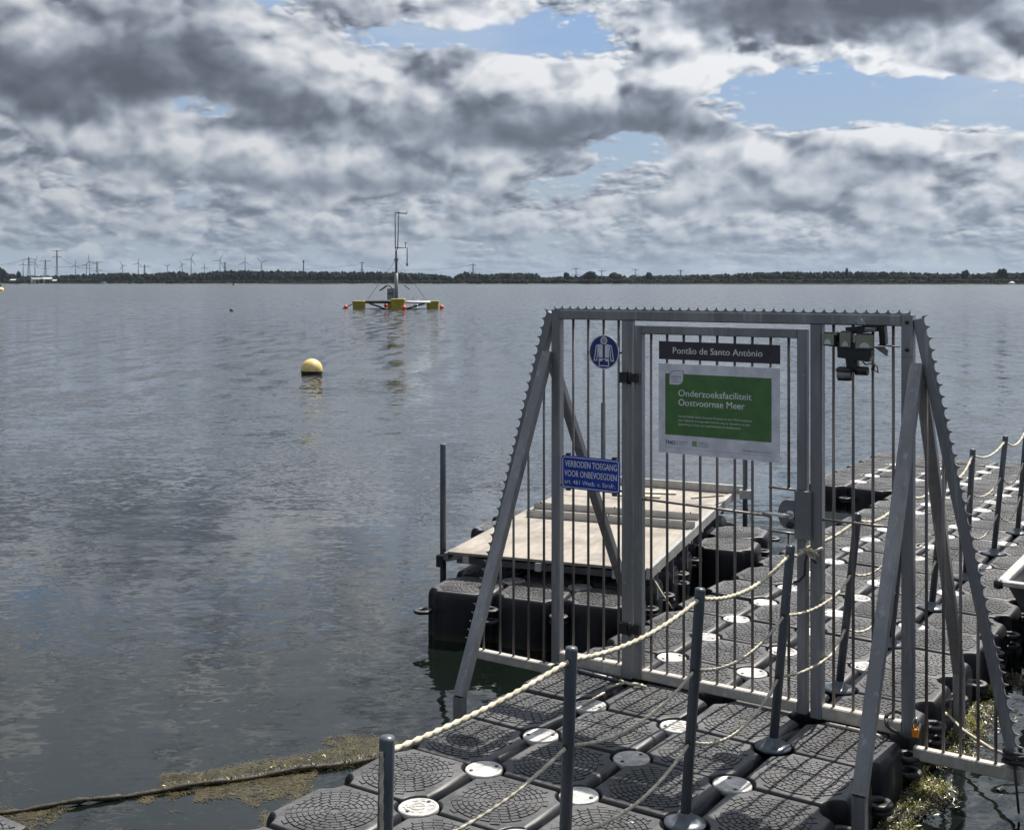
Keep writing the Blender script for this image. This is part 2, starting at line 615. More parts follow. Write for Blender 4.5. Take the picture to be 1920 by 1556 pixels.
M['greyink'] = plain("grey_print", (0.17, 0.18, 0.22), 0.4)
M['palegreen'] = plain("pale_green_print", (0.20, 0.40, 0.20), 0.4)
M['plum'] = plain("dark_plum_board", (0.040, 0.032, 0.045), 0.4)
M['blue'] = plain("blue_sign_face", (0.012, 0.050, 0.36), 0.3)
M['navy'] = plain("dark_blue_sign_face", (0.012, 0.030, 0.17), 0.32)
M['greyface'] = plain("grey_print_face", (0.33, 0.34, 0.36), 0.4)
M['lockmetal'] = weathered("lock_case_metal", (0.17, 0.18, 0.19), (0.24, 0.25, 0.26), 0.4, 0.4, 8.0)
M['orange'] = plain("orange_padlock", (0.80, 0.27, 0.02), 0.4)
M['chrome'] = plain("chromed_steel", (0.7, 0.7, 0.68), 0.18, 1.0)
M['lens'] = plain("yellowed_lens", (0.23, 0.24, 0.17), 0.15)
M['reflector'] = plain("lamp_reflector", (0.55, 0.56, 0.52), 0.25, 0.5)
M['sensor'] = plain("sensor_window", (0.22, 0.23, 0.25), 0.3)
M['alu'] = weathered("aluminium_sheet", (0.34, 0.34, 0.33), (0.48, 0.475, 0.46), 0.4, 0.3, 7.0, bump=0.001, bscale=80)
M['alu_dark'] = weathered("dull_aluminium", (0.16, 0.165, 0.175), (0.25, 0.255, 0.265), 0.45, 0.35, 6.0)
# plywood deck of the work raft
m, g, p = new_mat("weathered_plywood")
v = wcoord(g, 'Object')
gr = g.noise(g.vmath('MULTIPLY', v, (9.0, 1.6, 6.0)), 2.2, 7, 0.62)
st = g.noise(v, 3.2, 7, 0.68)
c = g.mix(g.sstep(gr, 0.25, 0.75), (0.235, 0.21, 0.183), (0.345, 0.313, 0.275))
c = g.mix(g.sstep(st, 0.44, 0.66, 0.0, 0.7), c, (0.15, 0.132, 0.112))
sp = g.sstep(g.voro(v, 5.0), 0.035, 0.02)
c = g.mix(g.mul(sp, 0.7), c, (0.10, 0.08, 0.06))
g.l.new(c, p.inputs['Base Color'])
p.inputs['Roughness'].default_value = 0.8
g.l.new(g.bump(gr, 0.4, 0.002), p.inputs['Normal'])
M['ply'] = m
M['timber'] = weathered("pale_timber", (0.40, 0.35, 0.28), (0.58, 0.52, 0.44), 0.75, 0.0, 12.0)
M['yellow'] = weathered("yellow_float", (0.30, 0.25, 0.035), (0.42, 0.35, 0.05), 0.5, 0.0, 1.2)
M['buoy'] = weathered("faded_yellow_buoy", (0.70, 0.52, 0.17), (0.78, 0.62, 0.27), 0.45, 0.0, 6.0)
M['fouling'] = weathered("black_fouling", (0.012, 0.011, 0.009), (0.03, 0.027, 0.018), 0.7, 0.0, 30.0, bump=0.01, bscale=60)
M['red'] = plain("orange_red_buoy", (0.82, 0.10, 0.05), 0.35)
M['mast'] = plain("mast_tube", (0.13, 0.14, 0.155), 0.5, 0.2)
M['cabinet'] = plain("grey_cabinet", (0.27, 0.28, 0.30), 0.5)
M['pylon'] = plain("pylon_steel", (0.06, 0.066, 0.076), 0.7, 0.1)
M['turbine'] = plain("turbine_grey", (0.06, 0.068, 0.08), 0.6)
M['roof_white'] = plain("white_roof_sheet", (0.52, 0.54, 0.56), 0.5)
M['wall_pale'] = plain("pale_wall", (0.32, 0.33, 0.35), 0.7)
M['wall_dark'] = plain("dark_wall", (0.07, 0.075, 0.08), 0.7)
M['glass'] = plain("dark_window", (0.02, 0.025, 0.03), 0.1)
M['feather'] = plain("white_feather", (0.75, 0.75, 0.74), 0.7)
M['feather_dark'] = plain("dark_feather", (0.04, 0.04, 0.04), 0.7)
M['beak'] = plain("yellow_beak", (0.6, 0.35, 0.05), 0.5)


def leaf_mat(name, a, b, c3, scale):
    m, g, p = new_mat(name)
    n = g.noise(gpos(g), scale, 5, 0.65)
    n2 = g.noise(gpos(g), scale * 0.22, 3, 0.5)
    c = g.mix(g.sstep(n, 0.35, 0.65), a, b)
    c = g.mix(g.sstep(n2, 0.52, 0.66, 0.0, 0.8), c, c3)
    g.l.new(c, p.inputs['Base Color'])
    p.inputs['Roughness'].default_value = 0.9
    p.inputs['Specular IOR Level'].default_value = 0.05
    return m


M['wood_leaf'] = leaf_mat("broadleaf_foliage", (0.005, 0.009, 0.008), (0.009, 0.015, 0.011), (0.014, 0.021, 0.015), 0.12)
M['shrub_leaf'] = leaf_mat("shrub_foliage", (0.007, 0.012, 0.008), (0.014, 0.020, 0.012), (0.023, 0.029, 0.017), 0.16)
M['reed'] = leaf_mat("dry_reed", (0.10, 0.09, 0.055), (0.17, 0.15, 0.095), (0.08, 0.085, 0.045), 0.3)
M['bark'] = plain("bark", (0.05, 0.042, 0.034), 0.9)
M['land'] = leaf_mat("shore_grass", (0.05, 0.06, 0.03), (0.085, 0.085, 0.045), (0.13, 0.12, 0.08), 0.05)
# water weed
m, g, p = new_mat("water_weed")
v = gpos(g)
n = g.noise(v, 14.0, 5, 0.6)
oi = g.noise(v, 130.0, 2, 0.5)
c = g.mix(g.sstep(n, 0.35, 0.65), (0.030, 0.026, 0.012), (0.075, 0.064, 0.032))
c = g.mix(g.sstep(oi, 0.52, 0.66, 0.0, 0.7), c, (0.16, 0.14, 0.075))
g.l.new(c, p.inputs['Base Color'])
p.inputs['Roughness'].default_value = 0.35
M['weed'] = m
M['fresh_weed'] = plain("fresh_green_weed", (0.30, 0.31, 0.055), 0.35)
M['moss'] = weathered("wet_moss", (0.018, 0.016, 0.008), (0.06, 0.048, 0.022), 0.6, 0.0, 40.0)

# lake water: a dark body brightened with distance in place of reflected sky, a mirror surface, wind ripples that die out in the lee of the bank
m, g, p = new_mat("lake_water")
v = gpos(g)
x, y, z = g.sep(v)
v2 = g.comb(x, y, 0.0)
dist = g.vmath('LENGTH', v2, out=1)
big = g.noise(v2, 0.16, 3, 0.5)
patch = g.noise(g.vmath('MULTIPLY', v2, (0.5, 1.2, 1)), 0.42, 4, 0.55)
calm = g.add(g.lin(dist, 10.5, 24.0, 0.0, 1.0), g.mul(g.sub(big, 0.5), 0.9))
amp = g.sstep(calm, 0.02, 0.75, 0.17, 1.0)
amp = g.mul(amp, g.sstep(patch, 0.30, 0.62, 0.5, 1.15))
amp = g.mul(amp, g.lin(dist, 20.0, 60.0, 1.0, 1.25))
def ripple(scale, sx, sy, detail, k, off=0.0):
    q = g.vmath('ADD', g.vmath('MULTIPLY', v2, (sx, sy, 1)), (off, off * .7, 0))
    c_ = g.noise(q, scale, detail, 0.55, dims='2D', out=1)
    return g.vmath('SCALE', g.vmath('SUBTRACT', c_, (0.5, 0.5, 0.5)), k)


# surface slope straight from noise, so that the ripples keep their steepness however far off they lie
sl = g.vmath('ADD', ripple(0.22, .55, 1.0, 2.0, 0.08), ripple(0.9, .55, 1.1, 3.0, 0.20, 5.0))
sl = g.vmath('ADD', sl, ripple(3.4, .6, 1.4, 4.0, 0.42, 9.0))
sl = g.vmath('ADD', sl, ripple(11.0, .7, 1.4, 4.0, 0.42, 14.0))
sl = g.vmath('ADD', sl, g.vmath('SCALE', ripple(1.0, 1.5, 0.30, 4.0, 0.80, 21.0), g.lin(dist, 18.0, 50.0, 0.15, 1.0)))
sl = g.vmath('SCALE', sl, amp)
sx_, sy_, sz_ = g.sep(sl)
nrm = g.vmath('NORMALIZE', g.comb(sx_, sy_, 1.0))
body_sheen = g.mix(g.sstep(dist, 7.4, 13.0), (0.004, 0.0065, 0.005), (0.028, 0.034, 0.038))  # farther water painted paler, standing in for mirrored sky brightness
g.l.new(body_sheen, p.inputs['Base Color'])
g.l.new(g.lin(dist, 25.0, 160.0, 0.03, 0.17), p.inputs['Roughness'])
p.inputs['IOR'].default_value = 1.56
p.inputs['Specular IOR Level'].default_value = 0.5
g.l.new(nrm, p.inputs['Normal'])
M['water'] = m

# ------------------------------------------------------------------ water and far shore
mb = MB()
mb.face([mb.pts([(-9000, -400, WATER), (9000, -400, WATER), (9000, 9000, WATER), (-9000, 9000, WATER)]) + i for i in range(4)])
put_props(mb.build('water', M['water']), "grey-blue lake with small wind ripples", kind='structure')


def shore_dist(px):
    """how far off the opposite waterline lies along a photo column"""
    return 1550 - 420 * min(max((px + 100) / 2100, 0), 1)


mb = MB()
rowsx = list(range(-700, 2700, 20))
prof = [(0, -0.6), (4, 0.05), (14, 0.7), (40, 1.1), (160, 1.6), (600, 2.0), (4200, 3.0)]
rings = []
for k, px_ in enumerate(rowsx):
    d0 = shore_dist(px_) + 8 * mnoise.noise((px_ * 0.013, 0, 0))
    rings.append([far(px_, d0 + dd, z=WATER + zz + (0.5 * mnoise.noise((px_ * 0.05, dd * .01, 3)) if dd > 3 else 0)) for dd, zz in prof])
mb.rings(rings, closed=False, cap0=False, cap1=False)
mb.f = [tuple(reversed(f_)) for f_ in mb.f]
put_props(mb.build('far_shore', M['land']), "low grassy far bank of the lake", kind='structure')


def ico(sub=1):
    import bmesh
    bm = bmesh.new()
    bmesh.ops.create_icosphere(bm, subdivisions=sub, radius=1.0)
    v_ = [tuple(q.co) for q in bm.verts]
    f_ = [tuple(q.index for q in fc.verts) for fc in bm.faces]
    bm.free()
    return v_, f_


ICO2, ICO3 = ico(2), ico(3)


def crown(mb, c, rx, ry, rz, seed, src=ICO2, rough=0.34, leaves=0, leaf=0.7):
    """lumpy crown plus loose leaf clumps that break its outline"""
    v_, f_ = src
    k = len(mb.v)
    for q in v_:
        n_ = mnoise.fractal((q[0] * 1.7 + seed * 3.1, q[1] * 1.7 + seed, q[2] * 1.7), 1.0, 2.0, 3)
        s_ = 1.0 + rough * n_
        mb.v.append((c[0] + q[0] * rx * s_, c[1] + q[1] * ry * s_, c[2] + q[2] * rz * s_))
    for t in f_:
        mb.face([k + i for i in t], False)
    for _ in range(leaves):
        t, u = R.uniform(0, 2 * math.pi), R.uniform(-0.2, 1)
        w_ = math.sqrt(max(1 - u * u, 0))
        e = R.uniform(0.85, 1.18)
        p0 = Vector((c[0] + rx * w_ * math.cos(t) * e, c[1] + ry * w_ * math.sin(t) * e, c[2] + rz * u * e))
        a_ = Vector((R.uniform(-1, 1), R.uniform(-.4, .4), R.uniform(-1, 1))).normalized() * leaf
        b_ = a_.orthogonal().normalized() * leaf * R.uniform(0.5, 1)
        kk = mb.pts([p0 - a_, p0 + b_, p0 + a_, p0 - b_])
        mb.face((kk, kk + 1, kk + 2, kk + 3))


def interp(tab, x):
    for (x0, y0), (x1, y1) in zip(tab, tab[1:]):
        if x0 <= x <= x1:
            return y0 + (y1 - y0) * (x - x0) / (x1 - x0)
    return tab[0][1] if x < tab[0][0] else tab[-1][1]


# top of the tree line, photo column against photo row
TOP = [(-200, 514), (0, 512), (8, 510), (25, 515), (40, 517), (90, 517), (118, 515), (135, 515), (152, 516), (165, 513), (180, 513), (195, 513), (230, 511), (262, 514), (310, 511), (345, 509), (352, 514), (372, 512), (400, 508.5),
       (460, 507.5), (520, 508), (600, 509.5), (680, 509.5), (760, 511), (800, 513), (835, 516), (852, 519.5), (862, 512), (880, 511.5), (895, 513), (925, 514.5), (952, 511.5), (1004, 512), (1012, 518), (1020, 521), (1032, 518.5),
       (1060, 518.5), (1092, 517), (1112, 517), (1140, 517), (1170, 517), (1200, 517), (1300, 515.5), (1370, 514), (1420, 510.5), (1560, 509.5), (1690, 510), (1760, 513), (1800, 513), (1850, 512), (1920, 511.5), (2300, 510)]


def wood(name, label, x0, x1, step, mat):
    mb = MB()
    x = x0
    i = 0
    while x < x1:
        for row in range(3):
            d = shore_dist(x) + 70 + row * 38 + R.uniform(-12, 12)
            m_ = d / PXF
            top = interp(TOP, x) + (0.0, 0.4, 0.0)[row] + R.uniform(-0.3, 1.6) + (2 - row) * R.uniform(0.5, 3.5)
            z1 = EYE - (top - PCY) * m_
            h_ = z1 - 0.8
            rx = R.uniform(2.6, 5.4)
            crown(mb, far(x + R.uniform(-1, 1) * step * .5, d, z=z1 - h_ * .5), rx, rx, max(h_ * 0.53, 1.0), i, leaves=16, leaf=R.uniform(.35, .7))
            i += 1
        x += step * R.uniform(0.7, 1.3)
    return put_props(mb.build(name, mat), label, kind='stuff')


wood('far_wood', "dark wood behind the buildings on the far left shore", -160, 352, 5.0, M['wood_leaf'])
wood('far_wood', "long even dark wood on the middle of the far shore", 356, 850, 5.0, M['wood_leaf'])
wood('far_wood', "tall grey-green poplar belt right of the measuring raft", 860, 1006, 4.5, M['wood_leaf'])
wood('far_wood', "low dark wood along the right half of the far shore", 1010, 2080, 5.0, M['wood_leaf'])


def shrubs(name, label, x0, x1, step, top, mat, dd=18, k=(1.2, 2.6)):
    mb = MB()
    x = x0
    i = 0
    while x < x1:
        d = shore_dist(x) + dd + R.uniform(-6, 30)
        z1 = EYE - (top + R.uniform(-1.6, 2.2) - PCY) * d / PXF
        h_ = max(z1 - 0.2, 0.8)
        crown(mb, far(x, d, z=0.2 + h_ * .42), R.uniform(*k), R.uniform(*k), h_ * .6, i + 50, leaves=5, leaf=.4)
        x += step * R.uniform(0.4, 1.6)
        i += 1
    return put_props(mb.build(name, mat), label, kind='stuff')


shrubs('shore_shrubs', "lighter scrub along the right far shoreline", 860, 2000, 3.2, 524, M['shrub_leaf'], k=(2, 4.2))
shrubs('shore_shrubs', "dark scrub at the foot of the middle wood", 180, 860, 3.6, 526, M['wood_leaf'], k=(2, 4))
shrubs('shore_shrubs', "patchy scrub round the buildings on the left shore", -150, 180, 5.0, 523, M['shrub_leaf'], k=(2, 4))
mb = MB()
for x0, x1, dn in ((505, 640, 3.0), (1180, 1920, 1.4), (100, 200, 1.2)):
    for _ in range(int((x1 - x0) * dn)):
        x = R.uniform(x0, x1)
        d = shore_dist(x) + R.uniform(5, 14)
        q = far(x, d, z=0.1)
        w_, h_ = R.uniform(.5, 1.4), R.uniform(1.0, 2.3)
        k = mb.pts([q + Vector((-w_, 0, 0)), q + Vector((w_, 0, 0)), q + Vector((w_ * .7, .4, h_)), q + Vector((-w_ * .6, .4, h_ * R.uniform(.7, 1)))])
        mb.face((k, k + 1, k + 2, k + 3))
put_props(mb.build('reed_bank', M['reed']), "pale dry reeds at the far waterline", kind='stuff')


def tree(label, px_, top, wpx, dd=55, tall=1.0, group="single trees standing out of the far wood"):
    d = shore_dist(px_) + dd
    m_ = d / PXF
    z1 = EYE - (top - PCY) * m_
    t = thing('tree', label, 'tree', far(px_, d, z=0.9), group=group)
    h_ = z1 - 0.9
    mb = MB()
    mb.tube([(0, 0, -.3), (.1, 0, h_ * .25), (-.1, 0, h_ * .6)], [.5, .38, .15], 7)
    for k in range(4):
        a = k * 1.6 + R.random()
        mb.tube([(0, 0, h_ * (.25 + .06 * k)), (math.cos(a) * wpx * m_ * .2, math.sin(a), h_ * (.5 + .06 * k))], [.22, .08], 5)
    mb.build('trunk', M['bark'], t)
    mb = MB()
    rx = wpx * m_ / 2
    for k in range(7):
        a = R.uniform(0, 6.28)
        q = R.uniform(0.1, 0.55)
        crown(mb, (math.cos(a) * rx * q, math.sin(a) * rx * q, h_ * (0.35 + 0.45 * R.random())), rx * .55, rx * .55, h_ * .30, k + px_, leaves=40, leaf=.5)
    crown(mb, (0, 0, h_ * .62), rx * .82, rx * .8, h_ * .36, px_, leaves=60, leaf=.5)
    mb.build('crown', M['wood_leaf'], t)
    return t


tree("rounded tree left of the pylon above the right wood", 1063, 511.5, 12)
tree("broad flat-topped tree just right of the pylon above the right wood", 1106, 510.5, 30)
tree("wide rounded tree beside the second pylon above the right wood", 1153, 512.5, 27)
tree("small dome-shaped tree far right of the second pylon", 1216, 511.5, 14)
tree("short narrow tree on the crest of the right wood", 1588, 505, 6)
tree("ragged tree left of the big round one at the right edge", 1808, 508, 14)
tree("big round tree near the right edge of the far shore", 1880, 505.5, 20)
tree("spreading tree at the left edge of the far shore", 2, 503, 14)
tree("small dark bush-like tree by the left shore buildings", 35, 510.5, 9)


# pylons
def pylon(label, px_, top, halfw, arms, dist, wleg=3.2):
    m_ = dist / PXF
    z1 = EYE - (top - PCY) * m_
    t = thing('power_pylon', label, 'pylon', far(px_, dist, z=2.0), R.uniform(-.15, .15), group="power pylons beyond the far shore")
    h_ = z1 - 2.0
    th = 0.36 * m_ / 0.9
    mb = MB()
    lv = [i / 9 for i in range(10)]

    def half(f): return (wleg * (1 - f) ** 1.3 + 0.55) * m_
    for sx in (-1, 1):
        for sy in (-1, 1):
            for f0, f1 in zip(lv, lv[1:]):
                mb.bar((sx * half(f0), sy * half(f0), f0 * h_), (sx * half(f1), sy * half(f1), f1 * h_), th, c=.02)
    for f0, f1 in zip(lv, lv[1:]):
        for sy in (-1, 1):
            mb.bar((-half(f0), sy * half(f0), f0 * h_), (half(f1), sy * half(f1), f1 * h_), th * .6, c=.01)
            mb.bar((half(f0), sy * half(f0), f0 * h_), (-half(f1), sy * half(f1), f1 * h_), th * .6, c=.01)
    mb.build('lattice_tower', M['pylon'], t)
    for f, wpx, rise in arms:
        mb = MB()
        z = f * h_
        L = wpx * m_
        for sx in (-1, 1):
            mb.bar((0, 0, z), (sx * L, 0, z + rise * m_), th * 1.2, c=.02)
            mb.bar((0, 0, z - 1.1 * m_), (sx * L, 0, z + rise * m_), th * .8, c=.02)
            mb.bar((sx * L * .5, 0, z + rise * .5 * m_), (sx * L * .5, 0, z - .5 * m_), th * .6, c=.01)
            mb.bar((sx * L, 0, z + rise * m_), (sx * L, 0, z + rise * m_ - 1.5 * m_), th * .5, c=.01)
        mb.build('cross_arm', M['pylon'], t)
    return t


FLAT = ((.93, 12, -0.5), (.62, 7, 0))
pylon("broad pale pylon with drooping arms, leftmost on the far shore", 54, 482, 4, ((.93, 13, -1.5), (.70, 10, -.5)), 2300, 3.0)
pylon("pylon between the broad pale one and the tallest one", 85, 487.5, 4, ((.95, 11, .5), (.62, 9, 0)), 2500, 2.6)
pylon("tallest pylon on the left with two upswept arms", 106.7, 469, 2, ((.965, 10, 1.6), (.78, 9, .5)), 2000, 1.4)
pylon("stocky dark pylon right of the tallest pylon", 182, 490, 3, ((.93, 10.5, 1.5), (.55, 10, 0)), 1900, 2.6)
pylon("pylon with three level arms among the left turbines", 271, 496.5, 3, ((.90, 12, 0), (.45, 13, 0)), 2400, 2.2)
pylon("thin pylon just right of the second big turbine", 421.6, 491.5, 3, ((.94, 4, .5), (.72, 5, 0), (.45, 5, 0)), 2400, 1.8)
pylon("pylon standing alone left of the raft mast", 678.7, 491, 2.6, ((.95, 6, .3), (.62, 4.5, 0), (.40, 5, 0)), 2200, 1.8)
pylon("pylon behind the poplar belt right of the raft", 887, 494, 3, ((.90, 6.6, 1.2), (.52, 7, 0)), 2000, 2.0)
pylon("pylon over the right wood between two rounded trees", 1080, 502, 3, ((.93, 8, 1.0), (.52, 9, 0)), 2000, 2.2)
pylon("small pylon right of the broad flat-topped tree", 1128, 507, 3, ((.93, 8, .8), (.5, 9, 0)), 2500, 2.0)
pylon("small pylon right of the wide rounded tree", 1191.5, 504, 3, ((.93, 6.5, .5), (.55, 7.5, 0)), 2500, 1.6)
pylon("rightmost faint pylon above the right wood", 1276, 505.8, 3, ((.93, 6, .3), (.55, 4, 0)), 2700, 1.4)

mb = MB()
spans = [((-60, 495, 2200), (54, 484, 2300)), ((54, 492, 2300), (182, 493, 1900)), ((182, 504, 1900), (271, 507, 2400)), ((106.7, 478, 2000), (182, 503, 1900)), ((54, 497, 2300), (85, 490, 2500))]
for (xa, ya, da), (xb, yb, db) in spans:
    a_, b_ = far(xa, da, py=ya), far(xb, db, py=yb)
    mb.tube([a_.lerp(b_, k / 10) - Vector((0, 0, 8 * 4 * (k / 10) * (1 - k / 10))) for k in range(11)], .22, 4)
put_props(mb.build('power_line', M['pylon']), "sagging power wires between the left pylons", 'power line')
mb = MB()
for (xa, ya, da), (xb, yb, db) in [((678.7, 497, 2200), (887, 497, 2000)), ((887, 503, 2000), (1080, 505, 2000)), ((1080, 510, 2000), (1191.5, 508, 2500)), ((421, 497, 2400), (678.7, 496, 2200))]:
    a_, b_ = far(xa, da, py=ya), far(xb, db, py=yb)
    mb.tube([a_.lerp(b_, k / 10) - Vector((0, 0, 9 * 4 * (k / 10) * (1 - k / 10))) for k in range(11)], .16, 4)
put_props(mb.build('power_line', M['pylon']), "long sagging power wires above the middle wood", 'power line')


def turbine(label, px_, py_, blade, ang, dist, base=516.0):
    m_ = dist / PXF
    hub = far(px_, dist, py=py_)
    t = thing('wind_turbine', label, 'wind turbine', (hub.x, hub.y, 2.0), group="wind turbines beyond the far shore")
    h_ = hub.z - 2.0
    mb = MB()
    mb.lathe([(1.0 * m_, -1), (.62 * m_, h_)], 10)
    mb.build('tower', M['turbine'], t)
    mb = MB()
    mb.box(-.75 * m_, .75 * m_, -1.2 * m_, 2.2 * m_, h_ - .1 * m_, h_ + 1.0 * m_)
    mb.build('nacelle', M['turbine'], t)
    mb = MB()
    mb.lathe([(.1 * m_, -2.4 * m_), (.6 * m_, -2.0 * m_), (.7 * m_, -1.1 * m_)], 10, (0, 0, h_ + .4 * m_), axis='y')
    mb.build('hub', M['turbine'], t)
    for k in range(3):
        a = math.radians(ang + 120 * k)
        u = Vector((math.sin(a), 0, math.cos(a)))
        s_ = Vector((math.cos(a), 0, -math.sin(a)))
        c0 = Vector((0, -1.7 * m_, h_ + .4 * m_))
        L = blade * m_
        mb = MB()
        secs = []
        for f, w_ in ((0.02, .7), (.12, 1.25), (.3, 1.15), (.7, .8), (1, .35)):
            p0 = c0 + u * L * f
            ww = w_ * m_
            secs.append([p0 + s_ * ww * .3, p0 + Vector((0, ww * .25, 0)), p0 - s_ * ww * .7, p0 - Vector((0, ww * .2, 0))])
        mb.rings(secs)
        mb.build('blade', M['turbine'], t)
    return t


turbine("small turbine leftmost, left of the broad pale pylon", 43.5, 496, 8, 15, 4300)
turbine("turbine right of the broad pale pylon, one blade up", 65.5, 492, 14, 28, 3800)
turbine("turbine with upright blade between tallest and stocky pylons", 141.7, 498.5, 11, 4, 4200)
turbine("small turbine left of the stocky dark pylon", 162, 497.5, 9, 35, 4600)
turbine("taller turbine just left of the stocky dark pylon", 168.2, 491, 14, -8, 4000)
turbine("faint turbine halfway between stocky pylon and three-arm pylon", 230, 498.5, 10, -30, 4400)
turbine("turbine just left of the three-arm pylon", 259.3, 494, 10.5, 14, 4000)
turbine("small turbine with a Y of blades above the left wood", 314, 499.8, 7, 62, 4600)
turbine("medium turbine left of the largest turbine", 341.7, 496, 9.5, -28, 4300)
turbine("largest turbine, leftmost of four in a row over the wood", 358.4, 486.3, 15.5, 25, 3500)
turbine("tiny turbine between the two largest turbines", 383.8, 502, 7.5, 2, 5000)
turbine("second largest turbine, left of the thin pylon", 412.4, 488.8, 15, 28, 3500)
turbine("third large turbine with one blade straight up", 459.7, 491.2, 14, 4, 3500)
turbine("fourth large turbine with blades in a Y", 491, 492.6, 13, -48, 3500)

t = thing('chimney', "thin dark chimney standing alone above the middle wood", 'chimney', far(569.2, 2500, z=2.0))
mb = MB(); mb.lathe([(1.5, -1), (1.25, 44)], 10); mb.build('shaft', M['pylon'], t)
mb = MB(); mb.lathe([(1.7, 41), (1.7, 46), (.8, 47)], 10); mb.build('stack_head', M['pylon'], t)


# buildings on the left shore
def shed(label, x0, x1, ytop, ybot, dist, roof, wall, slope=.25, win=3):
    a_, b_ = far(x0, dist, py=ybot), far(x1, dist, py=ytop)
    w_, h_ = b_.x - a_.x, b_.z - a_.z
    t = thing('shore_building', label, 'building', ((a_.x + b_.x) / 2, dist, a_.z), group="low buildings on the left far shore")
    mb = MB(); mb.box(-w_ / 2, w_ / 2, 0, w_ * .5, -1.5, h_ * (1 - slope)); mb.build('wall', wall, t)
    mb = MB()
    e = .04 * w_
    zr = h_ * (1 - slope)
    k = mb.pts([(-w_ / 2 - e, -e, zr), (w_ / 2 + e, -e, zr), (w_ / 2 + e, w_ * .5 + e, zr), (-w_ / 2 - e, w_ * .5 + e, zr), (-w_ / 2 - e, w_ * .25, h_), (w_ / 2 + e, w_ * .25, h_)])
    for q in ((0, 1, 5, 4), (2, 3, 4, 5), (1, 2, 5), (3, 0, 4), (3, 2, 1, 0)):
        mb.face([k + i for i in q])
    mb.build('roof', roof, t)
    for i in range(win):
        xx = -w_ / 2 + w_ * (i + .5) / win
        mb = MB(); mb.box(xx - w_ * .06, xx + w_ * .06, -.12, .05, zr * .35, zr * .75); mb.build('window', M['glass'], t)
    return t


shed("pavilion with a bright white roof on the left shore", 77, 95, 520, 527.5, 1545, M['roof_white'], M['wall_pale'], .45)
shed("grey house left of the white-roofed pavilion", 60, 78, 520.5, 529, 1535, M['wall_pale'], M['wall_pale'], .4, 2)
shed("low white-roofed shed at the far left shore", 19, 34, 523.5, 527.5, 1535, M['roof_white'], M['wall_dark'], .5, 2)
shed("long low white-roofed shed right of the pavilion", 98, 114, 524.5, 528.5, 1535, M['roof_white'], M['wall_dark'], .5, 2)
t = thing('watch_tower', "slender white tower beside the grey shore house", 'tower', far(59, 1530, z=0.2))
mb = MB(); mb.lathe([(1.4, -1), (1.0, 5), (.9, 6)], 10); mb.build('shaft', M['roof_white'], t)
mb = MB(); mb.lathe([(1.2, 6), (1.2, 7), (.1, 8.6)], 10); mb.build('roof', M['roof_white'], t)
t = thing('lift_bridge', "dark lift bridge with sloping arms above the left wood", 'bridge', far(129, 1700, z=1.0))
m_ = 1700 / PXF
mb = MB()
for xx in (-2.5, -.5, 2.0): mb.bar((xx * m_, 0, 0), (xx * m_, 0, 12.3 * m_ - 1), .55 * m_, c=.02)
mb.build('portal_frame', M['pylon'], t)
mb = MB(); mb.box(-3.4 * m_, 3.2 * m_, -1, 1, 12.2 * m_ - 1, 13.4 * m_ - 1); mb.build('top_beam', M['pylon'], t)
for s_ in (-1, 1):
    mb = MB(); mb.bar((s_ * 2.5 * m_, 0, 12.6 * m_ - 1), (s_ * 14 * m_, 0, 6.4 * m_), .5 * m_, c=.02); mb.build('balance_arm', M['pylon'], t)
t = thing('moored_cruiser', "small white cruiser lying against the left shore", 'boat', far(195, 1480, z=WATER))
mb = MB()
k = mb.pts([(-4, -1.2, -.2), (3, -1.2, -.2), (3, 1.2, -.2), (-4, 1.2, -.2), (-4.3, -1.5, 1.3), (4.6, -.3, 1.6), (4.6, .3, 1.6), (-4.3, 1.5, 1.3)])
for q in ((3, 2, 1, 0), (4, 5, 6, 7), (0, 1, 5, 4), (1, 2, 6, 5), (2, 3, 7, 6), (3, 0, 4, 7)): mb.face([k + i for i in q])
mb.build('hull', M['roof_white'], t)
mb = MB(); mb.box(-2.4, 1.2, -1, 1, 1.35, 2.8); mb.build('cabin', M['roof_white'], t)
mb = MB(); mb.box(-2.2, 1.0, -1.05, -.98, 1.8, 2.4); mb.build('window', M['glass'], t)
t = thing('shore_tent', "tiny white domed tent on the right far shore", 'tent', far(1897, 1130, z=.15))
mb = MB(); mb.lathe([(3.0, 0), (2.9, .9), (2.2, 1.8), (.9, 2.4), (.05, 2.5)], 14); mb.build('canvas', M['roof_white'], t)
mb = MB(); mb.box(-.5, .5, -3.1, -2.85, 0, 1.4); mb.build('door_flap', M['wall_pale'], t)

# ------------------------------------------------------------------ measuring raft
RD = 108.5
t = thing('measuring_raft', "yellow four-float measuring raft with tall instrument mast", 'raft', far(742, RD, z=WATER))
s_ = RD / PXF


def rl(px_, py_, dy=0.0):
    q = far(px_, RD + dy, py=py_)
    return Vector((q.x - t.location.x, dy, q.z - WATER))


